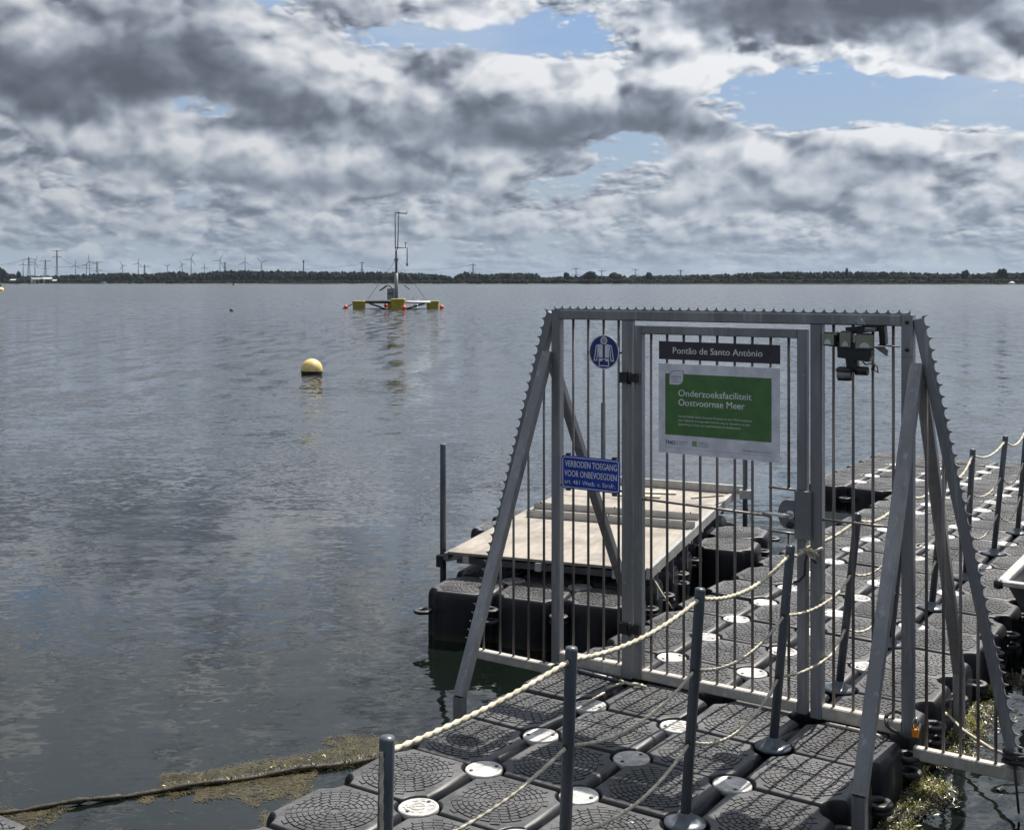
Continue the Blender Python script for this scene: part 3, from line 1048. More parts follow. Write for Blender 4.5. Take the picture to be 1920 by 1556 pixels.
def raft_float(x0, x1, y0, y1, dy):
    a_, b_ = rl(x0, y1, dy), rl(x1, y0, dy)
    mb = MB()
    w_ = (b_.x - a_.x) / 2
    cx = (a_.x + b_.x) / 2
    h_ = b_.z
    prof = [(w_ * .93, -.35), (w_ * .96, h_ * .74), (w_ * 1.02, h_ * .76), (w_ * 1.0, h_ * .97), (w_ * .93, h_)]
    rings = []
    for r_, z_ in prof:
        c = .12 * r_
        rings.append([(cx - r_ + c, dy - r_, z_), (cx + r_ - c, dy - r_, z_), (cx + r_, dy - r_ + c, z_), (cx + r_, dy + r_ - c, z_), (cx + r_ - c, dy + r_, z_), (cx - r_ + c, dy + r_, z_), (cx - r_, dy + r_ - c, z_), (cx - r_, dy - r_ + c, z_)])
    mb.rings(rings, smooth=False)
    mb.build('float', M['yellow'], t)


raft_float(662, 685, 564, 578.7, 0)
raft_float(800, 823, 564, 578.7, 0)
raft_float(733.5, 759.5, 560, 580.4, -3.6)
raft_float(727, 748, 565, 577.6, 3.6)
mb = MB()
for q in ((685, -1), (800, -1)):
    mb.tube([rl(q[0], 566.5), rl(742, 566.5, -3.0)], .13, 8)
    mb.tube([rl(q[0], 566.5), rl(742, 566.5, 3.0)], .13, 8)
mb.build('frame_pipe', M['black'], t)
mb = MB()
for x0, x1 in ((693, 722), (796, 763)):
    mb.tube([rl(x0, 569), rl(x1, 579, -2.2)], .09, 8)
    mb.tube([rl(x0, 569), rl(x1, 579, 2.2)], .09, 8)
mb.tube([rl(686, 579.5), rl(742, 580, -3.2), rl(800, 579.5)], .07, 6)
mb.build('brace_pipe', M['black'], t)
mb = MB()
mb.tube([rl(752, 567, -3.3), rl(806, 566.8, -.6)], .11, 8)
mb.build('white_pipe', M['roof_white'], t)
mb = MB()
mb.tube([rl(743, 562), rl(743, 512)], .17, 10)
mb.build('lower_mast', M['cabinet'], t)
mb = MB()
mb.tube([rl(743, 512), rl(743, 470)], .11, 8)
mb.build('upper_mast', M['mast'], t)
mb = MB()
mb.tube([rl(741, 399.5), rl(741.3, 466), rl(743, 470), rl(745.5, 466), rl(748, 399.5)], .055, 6)
mb.tube([rl(740.8, 399.5), rl(763, 400.6), rl(763, 395.5)], .055, 6)
mb.tube([rl(747.5, 399.5), rl(747.5, 396)], .05, 6)
mb.build('mast_fork', M['mast'], t)
mb = MB()
mb.tube([rl(741, 464.6), rl(763.5, 464.8), rl(763.4, 498)], .055, 6)
mb.lathe([(.09, 0), (.09, .3)], 8, rl(763.4, 499))
mb.build('sensor_arm', M['mast'], t)
mb = MB()
mb.tube([rl(760.3, 464.6), rl(760.3, 453)], .035, 6)
for a in (0, 2.1, 4.2):
    mb.tube([rl(760.3, 455), rl(760.3, 455) + Vector((math.cos(a) * .22, math.sin(a) * .22, 0))], .025, 5)
mb.build('anemometer', M['mast'], t)
mb = MB()
mb.box(*[c for c in (rl(739, 488).x, rl(747, 488).x, -.2, .2, rl(743, 488.5).z, rl(743, 485.5).z)])
mb.build('mast_bracket', M['mast'], t)
mb = MB()
for q in ((690, 561, 0), (798, 561, 0), (745, 560, 3.4)):
    mb.tube([rl(743, 486.5), rl(*q)], .018, 4)
mb.build('guy_wire', M['mast'], t)
mb = MB()
a_, b_ = rl(726.5, 562.5, .6), rl(740, 541, .6)
mb.box(a_.x, b_.x, .3, .9, a_.z, b_.z)
mb.build('cabinet', M['cabinet'], t)
mb = MB()
for x0 in (727.5, 733):
    q = rl(x0, 552, .29)
    mb.box(q.x, q.x + .17, .26, .31, q.z, q.z + .15)
mb.build('cabinet_vent', M['black'], t)
mb = MB()
mb.bar(rl(714, 544, 1.2), rl(728, 534, .8), .12, .6, up=(0, 1, 0))
mb.build('solar_panel', M['mast'], t)
mb = MB(); mb.bar(rl(728.2, 534.2, .8), rl(737, 541, .8), .12, .6, up=(0, 1, 0)); mb.build('solar_panel', M['mast'], t)
mb = MB(); mb.bar(rl(758, 534, 1.2), rl(768, 542, 1.2), .10, .6, up=(0, 1, 0)); mb.build('solar_panel', M['mast'], t)
mb = MB()
for xx in (778, 785.5):
    mb.tube([rl(xx - 1.5, 578, -1.2), rl(xx, 558, -1.2), rl(xx - 2, 556.5, -1), rl(xx - 4, 561, -.8)], .028, 6)
for yy in (560, 564, 568, 572, 576):
    mb.tube([rl(778, yy, -1.2), rl(785, yy, -1.2)], .022, 5)
mb.build('ladder', M['chrome'], t)
mb = MB()
mb.tube([rl(661, 570), rl(650, 575.5), rl(632, 584)], .05, 5)
mb.build('mooring_rope', M['dark_rope'], t)

for px_, py_, dy, lab in ((648.5, 576, 0, "orange-red buoy on the rope left of the raft"), (723.5, 573, 2, "orange-red buoy under the raft's left pipe"), (757.5, 577, -5.5, "orange-red buoy hanging at the raft's front float"), (828, 576, 0, "orange-red buoy at the raft's right end")):
    q = far(px_, RD + dy, py=py_)
    b = thing('fender_buoy', lab, 'buoy', q, group="orange-red buoys round the measuring raft")
    r_ = 4.1 * s_ / 1.0 * (1.0)
    mb = MB(); mb.lathe([(.04, -r_), (r_ * .6, -r_ * .8), (r_, -.05), (r_ * .98, .1 * r_), (r_ * .7, r_ * .72), (r_ * .12, r_)], 16); mb.build('ball', M['red'], b)
    mb = MB(); mb.lathe([(r_ * .16, r_ * .95), (r_ * .16, r_ * 1.25), (r_ * .05, r_ * 1.3)], 8); mb.build('eye', M['feather'], b)

# mooring buoys
bz = far(584.5, 31.4, z=WATER)
t = thing('mooring_buoy', "round faded yellow buoy with a black fouled waterline", 'buoy', bz)
r_ = 0.285
mb = MB(); mb.lathe([(r_ * math.cos(math.radians(a)), .125 + r_ * math.sin(math.radians(a))) for a in range(-8, 90, 7)] + [(.01, .125 + r_)], 32, cap0=False); mb.build('dome', M['buoy'], t)
mb = MB(); mb.lathe([(r_ * .86, -.1), (r_ * .95, .0), (r_ * 1.0, .06), (r_ * 1.005, .09)], 32); mb.build('fouled_band', M['fouling'], t)
t = thing('mark_buoy', "tan buoy with a dark top cut by the left photo edge", 'buoy', far(-2, 330, z=WATER))
mb = MB(); mb.lathe([(1.2, -.3), (1.35, .2), (1.25, .7), (.6, 1.0)], 20); mb.build('float', M['buoy'], t)
mb = MB(); mb.lathe([(.6, 1.0), (.5, 1.7), (.2, 2.6), (.05, 2.7)], 14); mb.build('top_mark', M['fouling'], t)

# birds
t = thing('gull', "white gull with raised wings flying low over the lake", 'bird', far(438, 70, py=534), 0.5)
mb = MB()
mb.lathe([(.005, -.17), (.03, -.1), (.05, 0), (.045, .08), (.025, .14), (.03, .17), (.012, .21)], 10, axis='y')
mb.build('body', M['feather_dark'], t)
for s_ in (-1, 1):
    mb = MB()
    secs = []
    for f, up, ch, back in ((0, 0, .07, 0), (.10, .05, .075, -.01), (.2, .05, .065, .02), (.30, .01 if s_ > 0 else .12, .03, .07)):
        secs.append([(s_ * f, back - ch, up * (1 if s_ > 0 else 1.4)), (s_ * f, back, up * (1 if s_ > 0 else 1.4) + .008), (s_ * f, back + ch * .8, up * (1 if s_ > 0 else 1.4)), (s_ * f, back, up * (1 if s_ > 0 else 1.4) - .004)])
    mb.rings(secs); mb.build('wing', M['feather'], t)
t = thing('coot', "small dark water bird swimming on the open lake", 'bird', far(434, 100, z=WATER), 0.9)
mb = MB(); mb.lathe([(.01, -.2), (.09, -.13), (.12, 0), (.09, .12), (.03, .18)], 12, (0, 0, .05), axis='y'); mb.tube([(0, .13, .06), (0, .17, .17), (0, .19, .22)], [.05, .035, .045], 8); mb.build('body', M['feather_dark'], t)
mb = MB(); mb.lathe([(.02, 0), (.004, .06)], 8, (0, .225, .22), axis='y'); mb.build('beak', M['feather'], t)

# ------------------------------------------------------------------ pontoon of plastic floats
HX, HY = 0.2465, 0.2355


def outline(ix, iy, rc, n=6):
    """rounded-square float outline with a concave bite at every corner"""
    hx, hy = HX - ix, HY - iy
    pts = []
    for sx, sy, a0 in ((1, -1, 180), (1, 1, 270), (-1, 1, 0), (-1, -1, 90)):
        cx, cy = sx * HX, sy * HY
        # arc from one edge to the other, bowing into the float
        seq = []
        for k in range(n + 1):
            a = math.radians(a0 - 90 * k / n)
            seq.append((cx + rc * math.cos(a), cy + rc * math.sin(a)))
        seq = [(max(-hx, min(hx, q[0])), max(-hy, min(hy, q[1]))) for q in seq]
        pts += seq
    return pts


def float_mesh(name, tread_seed):
    rr = random.Random(tread_seed)
    mb = MB()
    rings = []
    for ix, iy, rc, z in ((.004, .002, .080, -.40), (0, 0, .080, -.36), (0, 0, .086, -.060), (.003, .0015, .088, -.036), (.011, .005, .092, -.016), (.022, .010, .097, -.005), (.036, .017, .103, 0.0)):
        rings.append([(x, y, z) for x, y in outline(ix, iy, rc)])
    mb.rings(rings, cap0=True, cap1=True, smooth=True)
    # lugs at the four corners, each at its own height, with a hole for the pin
    for (sx, sy), z in zip(((1, 1), (-1, 1), (-1, -1), (1, -1)), (-.105, -.130, -.155, -.180)):
        n = 14
        rings = []
        for r_, zz in ((.030, z), (.062, z), (.068, z + .006), (.068, z + .016), (.062, z + .022), (.030, z + .022)):
            rings.append([(sx * HX + math.cos(2 * math.pi * k / n) * r_, sy * HY + math.sin(2 * math.pi * k / n) * r_, zz) for k in range(n)])
        rings.append(rings[0])
        mb.rings(rings, cap0=False, cap1=False, smooth=True)
    # raised tread: rings of bricks round the centre
    lim = outline(.050, .030, .122)

    def inside(x, y):
        c = False
        for (x0, y0), (x1, y1) in zip(lim, lim[1:] + lim[:1]):
            if (y0 > y) != (y1 > y) and x < (x1 - x0) * (y - y0) / (y1 - y0) + x0: c = not c
        return c
    ring = 0
    r0 = .022
    H = .0042
    while r0 < .31:
        wdt = .0202
        r1 = r0 + wdt
        nb = max(10, int(2 * math.pi * (r0 + r1) / 2 / .043))
        if ring == 0: nb = 14
        off = (ring % 2) * .5
        for k in range(nb):
            g_ = .0019
            a0, a1 = 2 * math.pi * (k + off) / nb, 2 * math.pi * (k + off + 1) / nb
            da = g_ / ((r0 + r1) / 2)
            a0 += da; a1 -= da
            q = []
            for a, r_ in ((a0, r0), (a1, r0), (a1 + da * 1.2, r1), (a0 + da * 1.2, r1)):
                q.append((r_ * math.cos(a), r_ * math.sin(a) * .955))
            if not all(inside(*t_) for t_ in q):
                continue
            h_ = H + rr.uniform(-.0004, .0004)
            cx, cy = sum(t_[0] for t_ in q) / 4, sum(t_[1] for t_ in q) / 4
            b = mb.pts([(x, y, 0.0001) for x, y in q])
            t = mb.pts([(cx + (x - cx) * .93, cy + (y - cy) * .93, h_) for x, y in q])
            mb.face((t, t + 1, t + 2, t + 3))
            for i in range(4):
                j = (i + 1) % 4
                mb.face((b + i, b + j, t + j, t + i))
        r0 = r1 + .0036
        ring += 1
    return mb.mesh(name, M['plastic'])


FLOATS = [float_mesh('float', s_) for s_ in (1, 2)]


def cap_mesh(name, kind):
    mb = MB()
    mb.lathe([(.080, -.03), (.0865, -.022), (.0865, -.004), (.083, .0), (.074, .0015), (.072, -.0005), (.03, .0), (.001, .0)], 36, cap1=False)
    if kind == 1:      # raised bars, like a spanner grip
        for k in range(8):
            a = k * math.pi / 4 + .2
            u, w_ = Vector((math.cos(a), math.sin(a), 0)), Vector((-math.sin(a), math.cos(a), 0))
            for rr in (.030, .054):
                c_ = u * rr
                mb.bar(c_ - w_ * .011, c_ + w_ * .011, .008, .005, c=.001)
        mb.bar((-.066, 0, .001), (.066, 0, .001), .005, .003, c=.001)
    mb.cur = 1
    for a in (0.7, 0.7 + math.pi):
        mb.lathe([(.009, .0008), (.009, .0022), (.001, .0022)], 10, (math.cos(a) * .060, math.sin(a) * .060, 0))
    return mb.mesh(name, [M['cap'], M['black']])


CAPS = [cap_mesh('joint_cap', 0), cap_mesh('joint_cap', 1)]

pontoon = thing('pontoon', "long black pontoon of square plastic floats joined by pale round caps", 'pontoon', W(0, 0, 0), ROT)
POSTS = {i: db for i, db in ((-3, .02), (-1, .03), (1, .063), (3, .084), (5, .10), (7, .09), (9, .085), (11, .05), (13, .09), (15, .075), (17, .06), (19, .06))}
cells = [(i, j) for i in range(-5, 18) for j in range(-1, 3)] + [(i, j) for i in range(18, 24) for j in range(-3, 5)]
cellset = set(cells)
for i, j in cells:
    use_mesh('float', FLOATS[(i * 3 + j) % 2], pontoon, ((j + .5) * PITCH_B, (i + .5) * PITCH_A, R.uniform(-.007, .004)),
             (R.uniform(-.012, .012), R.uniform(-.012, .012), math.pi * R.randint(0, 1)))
for i in range(-4, 24):
    for j in range(-2, 5):
        if all((i - a, j - b) in cellset for a in (0, 1) for b in (0, 1)):
            if j == 2 and i in POSTS: continue
            if i == 4: continue
            use_mesh('joint_cap', CAPS[1 if (i * 7 + j * 3) % 3 == 0 else 0], pontoon, (j * PITCH_B, i * PITCH_A, -.004 + R.uniform(-.003, .002)), (R.uniform(-.02, .02), R.uniform(-.02, .02), R.uniform(0, 6.28)))
# mooring lugs and the corner pontoon seen at the lower left
p2 = thing('pontoon', "corner of a second black float pontoon at the lower left photo edge", 'pontoon', W(-2.20 * PITCH_B, -2.12 * PITCH_A, 0.0), ROT)
for i in range(3):
    for j in range(3):
        use_mesh('float', FLOATS[(i + j) % 2], p2, (-(j + .5) * PITCH_B, -(i + .5) * PITCH_A, 0))
for i in (1, 2):
    for j in (1, 2):
        use_mesh('joint_cap', CAPS[0], p2, (-j * PITCH_B, -i * PITCH_A, -.004))

# ------------------------------------------------------------------ rope posts and ropes
HOLES = (.92, .63, .335)
mb = MB(); mb.lathe([(.0215, .02), (.0215, .955), (.0195, .963), (.001, .965)], 20, cap1=False)
me_tube = mb.mesh('tube', M['post'])
mb = MB(); mb.lathe([(.085, -.006), (.085, .006), (.060, .012), (.040, .022), (.030, .042), (.024, .048)], 28)
me_flange = mb.mesh('flange', M['post'])
mb = MB(); mb.lathe([(.009, -.0228), (.0098, -.0228), (.0098, .0228), (.009, .0228)], 12, axis='y')
me_eye = mb.mesh('rope_hole', M['black'])
POST_LABEL = {-3: "nearest grey rope post, its foot below the photo edge", -1: "second grey rope post from the left, in front of the gate", 1: "third grey rope post from the left, standing before the gate door",
              3: "grey rope post right before the gate by the lock", 5: "first grey rope post behind the gate's right panel", 7: "second grey rope post behind the gate, hidden by the right brace",
              9: "third grey rope post behind the gate, beside the rear brace", 11: "fourth grey rope post behind the gate, short-looking one in the open", 13: "fifth grey rope post behind the gate, right of the short-looking one",
              15: "sixth grey rope post behind the gate, at the right photo edge", 17: "seventh grey rope post behind the gate, beyond the right edge", 19: "farthest grey rope post on the wide end of the pontoon"}


def post_at(i, z):
    return Vector((2 * PITCH_B + POSTS[i] * z / .965, i * PITCH_A + .012 * z, z))


for i, db in POSTS.items():
    t = thing('rope_post', POST_LABEL[i], 'post', W(2 * PITCH_B, i * PITCH_A, 0.0), ROT, group="grey rope posts along the pontoon")
    tilt = (-.012, math.atan2(db, .965), 0)
    use_mesh('tube', me_tube, t, rot=tilt)
    use_mesh('flange', me_flange, t)
    for h_ in HOLES:
        use_mesh('rope_hole', me_eye, t, (db * h_ / .965, .012 * h_, h_), tilt)

for lv, (h_, label) in enumerate(zip(HOLES, ("uppermost pale rope running through the grey posts", "middle pale rope running through the grey posts", "lowest pale rope running through the grey posts"))):
    way = []
    for i in sorted(POSTS):
        if i > 17: continue
        way.append(post_at(i, h_))
        if i == 3:
            way.append(Vector((1.105 if lv else 1.005, 1.909 - (.0 if lv else .05), h_ - (.06, .03, .02)[lv])))
    path = []
    for k, (a_, b_) in enumerate(zip(way, way[1:])):
        L = (b_ - a_).length
        near = k < 2
        sag = (.018, .05, .06)[lv] if k == 0 else (.045, .075, .085)[lv] if k == 1 else (.02 if L < .7 else (.085, .10, .11)[lv] * (1 + .25 * math.sin(k * 2.1 + lv)))
        n = max(int(L / (.009 if k < 4 else .03)), 8)
        for q in range(n):
            f = q / n
            path.append(a_.lerp(b_, f) - Vector((0, 0, sag * 4 * f * (1 - f))))
    path.append(way[-1])
    o = MB().rope([p_ for p_ in path], .0100 if lv == 0 else .0075).build('rope', M['rope'])
    o.location = W(0, 0, 0); o.rotation_euler = (0, 0, ROT)
    put_props(o, label, 'rope', "pale ropes through the posts")
# rope end hanging down the slot of the nearest post
pt = post_at(-3, .93)
o = MB().rope([pt + Vector((.002, -.0245, -.012 * k)) for k in range(62)], .007).build('rope', M['rope'])
o.location = W(0, 0, 0); o.rotation_euler = (0, 0, ROT)
put_props(o, "frayed rope end hanging down the face of the nearest post", 'rope')
# knot on the gate post
t = thing('knot', "rope knot with dark tail tied round the gate lock post", 'knot', W(1.03, 1.87, .845), ROT)
mb = MB()
pa = []
for k in range(90):
    a = k * .26
    pa.append((.020 * math.cos(a) + .012 * math.sin(a * .37) + k * .0003, -.045 + .012 * math.sin(a), .017 * math.sin(a * .83) + .004 * math.cos(a * .5)))
mb.rope(pa, .0075, .03)
mb.rope([(-.055, -.012, .002), (-.03, -.035, .0), (0, -.045, 0), (.03, -.04, .012), (.07, -.03, .03)], .009)
mb.build('pale_rope', M['rope'], t)
mb = MB(); mb.tube([(.0, -.05, 0), (-.012, -.055, -.05), (-.015, -.052, -.11), (-.05, -.045, -.15), (-.075, -.045, -.155)], .006, 7)
mb.tube([(.01, -.05, 0), (.03, -.055, -.03), (.045, -.05, -.045)], .006, 7); mb.build('dark_tail', M['dark_rope'], t)

# ------------------------------------------------------------------ the gate
GA = 4 * PITCH_A
gate = thing('pontoon_gate', "grey steel barred gate with spiked wings standing across the pontoon", 'gate', W(0, GA, 0), ROT)
S, B_ = M['steel'], M['bars']


def part(name, mat, fn, parent=None):
    mb = MB(); fn(mb)
    return mb.build(name, mat, parent or gate)


TZ = 2.012
part('post', S, lambda m: m.bar((-.492, 0, .006), (-.492, 0, TZ + .028), .056, c=.006))
part('post', S, lambda m: m.bar((1.500, 0, .006), (1.500, 0, TZ + .028), .056, c=.006))
part('post', S, lambda m: m.bar((-.030, 0, .006), (-.030, 0, TZ - .0282), .058, c=.006))
part('post', S, lambda m: m.bar((1.050, 0, .006), (1.050, 0, TZ - .0282), .060, c=.006))
part('top_beam', S, lambda m: m.bar((-.4635, 0, TZ), (1.4715, 0, TZ), .056, .056, c=.006))
part('bottom_rail', M['rail_top'], lambda m: m.bar((-.4635, 0, .040), (-.0595, 0, .040), .056, .068, c=.006))
part('bottom_rail', M['rail_top'], lambda m: m.bar((1.0805, 0, .040), (1.4715, 0, .040), .056, .068, c=.006))
for x in (-.386, -.287, -.187, -.091): part('bar', B_, lambda m: m.tube([(x, 0, .074), (x, 0, TZ - .028)], .0075, 10))
for x in (1.132, 1.231, 1.329, 1.428): part('bar', B_, lambda m: m.tube([(x, 0, .074), (x, 0, TZ - .028)], .0075, 10))
part('cross_rod', B_, lambda m: m.tube([(1.08, -.008, 1.005), (1.472, -.008, 1.005)], .0065, 8))
part('cross_rod', B_, lambda m: m.tube([(-.464, -.008, 1.035), (-.059, -.008, 1.035)], .0065, 8))
# wings
part('wing_rail', M['rail_top'], lambda m: m.bar((-.5205, 0, -.042), (-1.055, 0, -.042), .046, .055, c=.005))
part('wing_rail', M['rail_top'], lambda m: m.bar((1.5285, 0, -.066), (2.045, 0, -.066), .046, .060, c=.005))


def slope_l(z): return -.530 - (2.00 - z) * (.565 / 2.00)
def slope_r(z): return 1.552 + (2.00 - z) * (.425 / 2.00)


part('wing_edge', S, lambda m: m.bar((slope_l(2.02), 0, 2.02), (slope_l(-.07), 0, -.07), .046, .05, c=.005, up=(0, 1, 0)))
part('wing_edge', S, lambda m: m.bar((slope_r(2.02), 0, 2.02), (slope_r(-.03), 0, -.03), .046, .05, c=.005, up=(0, 1, 0)))
for x in (-1.014, -.894, -.798, -.692, -.585):
    zt = 2.0 - (-.530 - x) * 2.00 / .565
    part('bar', B_, lambda m: m.tube([(x, 0, -.016), (x, 0, zt - .03)], .0075, 10))
for x in (1.585, 1.664, 1.742, 1.821, 1.899):
    zt = 2.0 - (x - 1.552) * 2.00 / .425
    part('bar', B_, lambda m: m.tube([(x, 0, -.038), (x, 0, zt - .03)], .0075, 10))


def spikes(mb, p0, p1, nrm, pitch=.052, hgt=.020, base=.006, y=.012):
    """scalloped edge plate: pointed teeth with hollow curves between them"""
    p0, p1, nrm = Vector(p0), Vector(p1), Vector(nrm)
    L = (p1 - p0).length
    u = (p1 - p0) / L
    n = int(L / pitch)
    pt = L / n
    for k in range(n):
        prof = []
        for q in range(9):
            f = q / 8
            prof.append((k * pt + f * pt, base + hgt * (1 - math.sqrt(max(1 - (2 * f - 1) ** 2, 0)))))
        for (s0, h0), (s1, h1) in zip(prof, prof[1:]):
            a0, a1 = p0 + u * s0, p0 + u * s1
            q = [a0, a1, a1 + nrm * h1, a0 + nrm * h0]
            f_ = mb.pts([v + Vector((0, -y / 8, 0)) for v in q])
            b_ = mb.pts([v + Vector((0, y / 8, 0)) for v in q])
            mb.face((f_, f_ + 1, f_ + 2, f_ + 3)); mb.face((b_ + 3, b_ + 2, b_ + 1, b_))
            mb.face((f_ + 3, f_ + 2, b_ + 2, b_ + 3))


part('spike_strip', S, lambda m: spikes(m, (-.50, -.02, TZ + .0275), (1.515, -.02, TZ + .0275), (0, 0, 1)))
dl = Vector((slope_l(0) - slope_l(2), 0, -2)).normalized()
part('spike_strip', S, lambda m: spikes(m, Vector((slope_l(2.03), -.02, 2.03)) + Vector((dl.z, 0, -dl.x)) * .0225, Vector((slope_l(.03), -.02, .03)) + Vector((dl.z, 0, -dl.x)) * .0225, (dl.z, 0, -dl.x), .055, .026))
dr = Vector((slope_r(0) - slope_r(2), 0, -2)).normalized()
part('spike_strip', S, lambda m: spikes(m, Vector((slope_r(2.03), -.02, 2.03)) + Vector((-dr.z, 0, dr.x)) * .0225, Vector((slope_r(.06), -.02, .06)) + Vector((-dr.z, 0, dr.x)) * .0225, (-dr.z, 0, dr.x), .055, .026))
# braces, fore and aft, with a short upright foot bolted to the side of the float
for bx, yf, zt in ((-.540, -.885, 1.79), (1.548, -.905, 1.80)):
    part('brace', S, lambda m: (m.bar((bx, -.028, zt), (bx, yf, .055), .060, .052, c=.005), None)[1])
    part('brace_foot', S, lambda m: m.bar((bx, yf, .056), (bx, yf, -.24), .058, .050, c=.005, up=(0, 1, 0)))
for bx, yb, zt in ((-.540, .97, 1.72), (1.548, .80, 1.78)):
    part('brace', S, lambda m: m.bar((bx, .03, zt), (bx, yb, .10), .060, .045, c=.005))
    part('brace_foot', S, lambda m: m.bar((bx, yb, .101), (bx, yb, -.24), .058, .045, c=.005, up=(0, 1, 0)))
part('corner_plate', S, lambda m: m.box(1.476, 1.530, -.034, -.0285, 1.842, 2.038))
for z in (1.872, 2.004): part('bolt', M['black'], lambda m: m.lathe([(.0001, -.045), (.009, -.045), (.010, -.0345)], 6, (1.503, 0, z), axis='y'))
# door
door = part('gate_door', S, lambda m: (m.bar((.0405, 0, .014), (.0405, 0, 1.958), .048, c=.005), m.bar((.974, 0, .014), (.974, 0, 1.958), .050, c=.005), m.bar((.065, 0, 1.935), (.9488, 0, 1.935), .048, .046, c=.005)))
part('bottom_rail', M['rail_top'], lambda m: m.bar((.0650, 0, .040), (.9488, 0, .040), .048, .055, c=.005), door)
for x in (.112, .209, .308, .405, .503, .603, .701, .801): part('bar', B_, lambda m: m.tube([(x, 0, .067), (x, 0, 1.912)], .0075, 10), door)
part('bar', B_, lambda m: m.tube([(.898, 0, .067), (.898, 0, .913)], .0075, 10), door)
part('bar', B_, lambda m: m.tube([(.898, 0, 1.142), (.898, 0, 1.912)], .0075, 10), door)
part('cross_rod', B_, lambda m: m.tube([(.055, -.008, 1.004), (.81, -.008, .992)], .0065, 8), door)
part('cross_rod', B_, lambda m: m.tube([(.795, -.008, 1.142), (.95, -.008, 1.139)], .0065, 8), door)
part('cross_rod', B_, lambda m: m.tube([(.795, -.008, .917), (.95, -.008, .915)], .0065, 8), door)
part('lock_case', M['lockmetal'], lambda m: m.bar((.990, -.040, .903), (.990, -.040, 1.143), .088, .028, c=.006), door)


def keeper(m):
    poly = [(.949, .945), (.949, 1.092)] + [(.905 + .047 * math.cos(math.radians(a)), 1.019 + .073 * math.sin(math.radians(a))) for a in range(100, 261, 16)]
    m.plate(list(reversed(poly)), -.045, -.018)


part('lock_plate', M['lockmetal'], keeper, door)
part('lever_handle', M['chrome'], lambda m: (m.tube([(.925, -.045, 1.020), (.925, -.082, 1.020), (.90, -.09, 1.020), (.79, -.088, 1.022)], [.012, .011, .010, .008], 10), m.lathe([(.022, -.052), (.022, -.0455)], 16, (.925, 0, 1.020), axis='y')), door)
part('key_cylinder', M['black'], lambda m: m.lathe([(.0001, -.056), (.017, -.056), (.018, -.0455)], 16, (.922, 0, .965), axis='y'), door)
for z in (1.672, .287):
    part('hinge', M['black'], lambda m: (m.box(-.055, -.006, -.060, -.0295, z - .030, z + .028), m.lathe([(.012, z - .036), (.012, z + .036)], 12, (.001, -.045, 0)), m.box(.012, .062, -.052, -.0245, z - .024, z + .022)))

# ------------------------------------------------------------------ signs hung on the gate
FY = -.012
t = thing('name_board', "narrow dark board lettered Pontão de Santo António above the door", 'sign', W(0, GA - .012, 0), ROT)
mb = MB(); mb.plate([(.167, 1.779), (.858, 1.777), (.858, 1.875), (.167, 1.877)], -.004, -.0005); mb.build('board', M['plum'], t)
for dx in (0, .0008): lettering("Pontão de Santo António", .251 + dx, .762 + dx, 1.812, M['letter'], t, -.0048 - dx * .2, height=.036)
mb = MB(); mb.lathe([(.0001, -.0065), (.004, -.006), (.005, -.0042)], 10, (.797, 0, 1.828), axis='y'); mb.build('screw', M['black'], t)

t = thing('information_board', "white framed green information board Onderzoeksfaciliteit Oostvoornse Meer on the door", 'sign', W(0, GA - .012, 0), ROT)
BX0, BX1, BZ0, BZ1 = .166, .857, 1.272, 1.757
bw, bh = BX1 - BX0, BZ1 - BZ0


def U(u): return BX0 + u * bw
def V(v): return BZ1 - v * bh


mb = MB(); mb.plate([(BX0, BZ0), (BX1, BZ0), (BX1, BZ1), (BX0, BZ1)], -.005, -.0005); mb.build('panel', M['white'], t)
mb = MB(); mb.plate([(U(.058), V(.793)), (U(.935), V(.793)), (U(.935), V(.112)), (U(.058), V(.112))], -.0058, -.0051); mb.build('green_field', M['green'], t)


def leafshape(g_):
    x0, x1, z0, z1 = U(.092) + g_, U(.216) - g_, V(.238) + g_, V(.075) - g_
    r_ = .034 - g_ * .5
    out = [(x0, z0)]
    out += [(x1 - r_ + r_ * math.cos(math.radians(a)), z0 + r_ + r_ * math.sin(math.radians(a))) for a in range(-90, 1, 15)]
    out += [(x1, z1)]
    out += [(x0 + r_ + r_ * math.cos(math.radians(a)), z1 - r_ + r_ * math.sin(math.radians(a))) for a in range(90, 181, 15)]
    return out


mb = MB(); mb.plate(leafshape(0), -.0066, -.0059); mb.build('logo_edge', M['greyink'], t)
mb = MB(); mb.plate(leafshape(.0028), -.0072, -.0067); mb.build('logo_face', M['white'], t)
lettering("FIELDLAB", U(.110), U(.196), V(.152), M['greyink'], t, -.0077, height=.0095)
lettering("GREEN", U(.110), U(.150), V(.174), M['greyink'], t, -.0077, height=.006)
lettering("ECONOMY", U(.110), U(.170), V(.192), M['greyink'], t, -.0077, height=.006)
lettering("WESTVOORNE", U(.110), U(.196), V(.210), M['greyink'], t, -.0077, height=.006)
for dx in (0, .0008): lettering("Onderzoeksfaciliteit", U(.172) + dx, U(.777) + dx, V(.358), M['letter'], t, -.0064 - dx * .2, height=.037)
for dx in (0, .0008): lettering("Oostvoornse Meer", U(.172) + dx, U(.722) + dx, V(.461), M['letter'], t, -.0064 - dx * .2, height=.037)
lettering("Op het Fieldlab Green Economy Westvoorne doet TNO onderzoek", U(.172), U(.785), V(.590), M['letter'], t, -.0064, height=.0105)
lettering("naar drijvende zonnepanelen met het oog op duurzame energie-", U(.172), U(.772), V(.634), M['letter'], t, -.0064, height=.0105)
lettering("opwekking en zorg voor waterkwaliteit en biodiversiteit.", U(.172), U(.694), V(.678), M['letter'], t, -.0064, height=.0105)
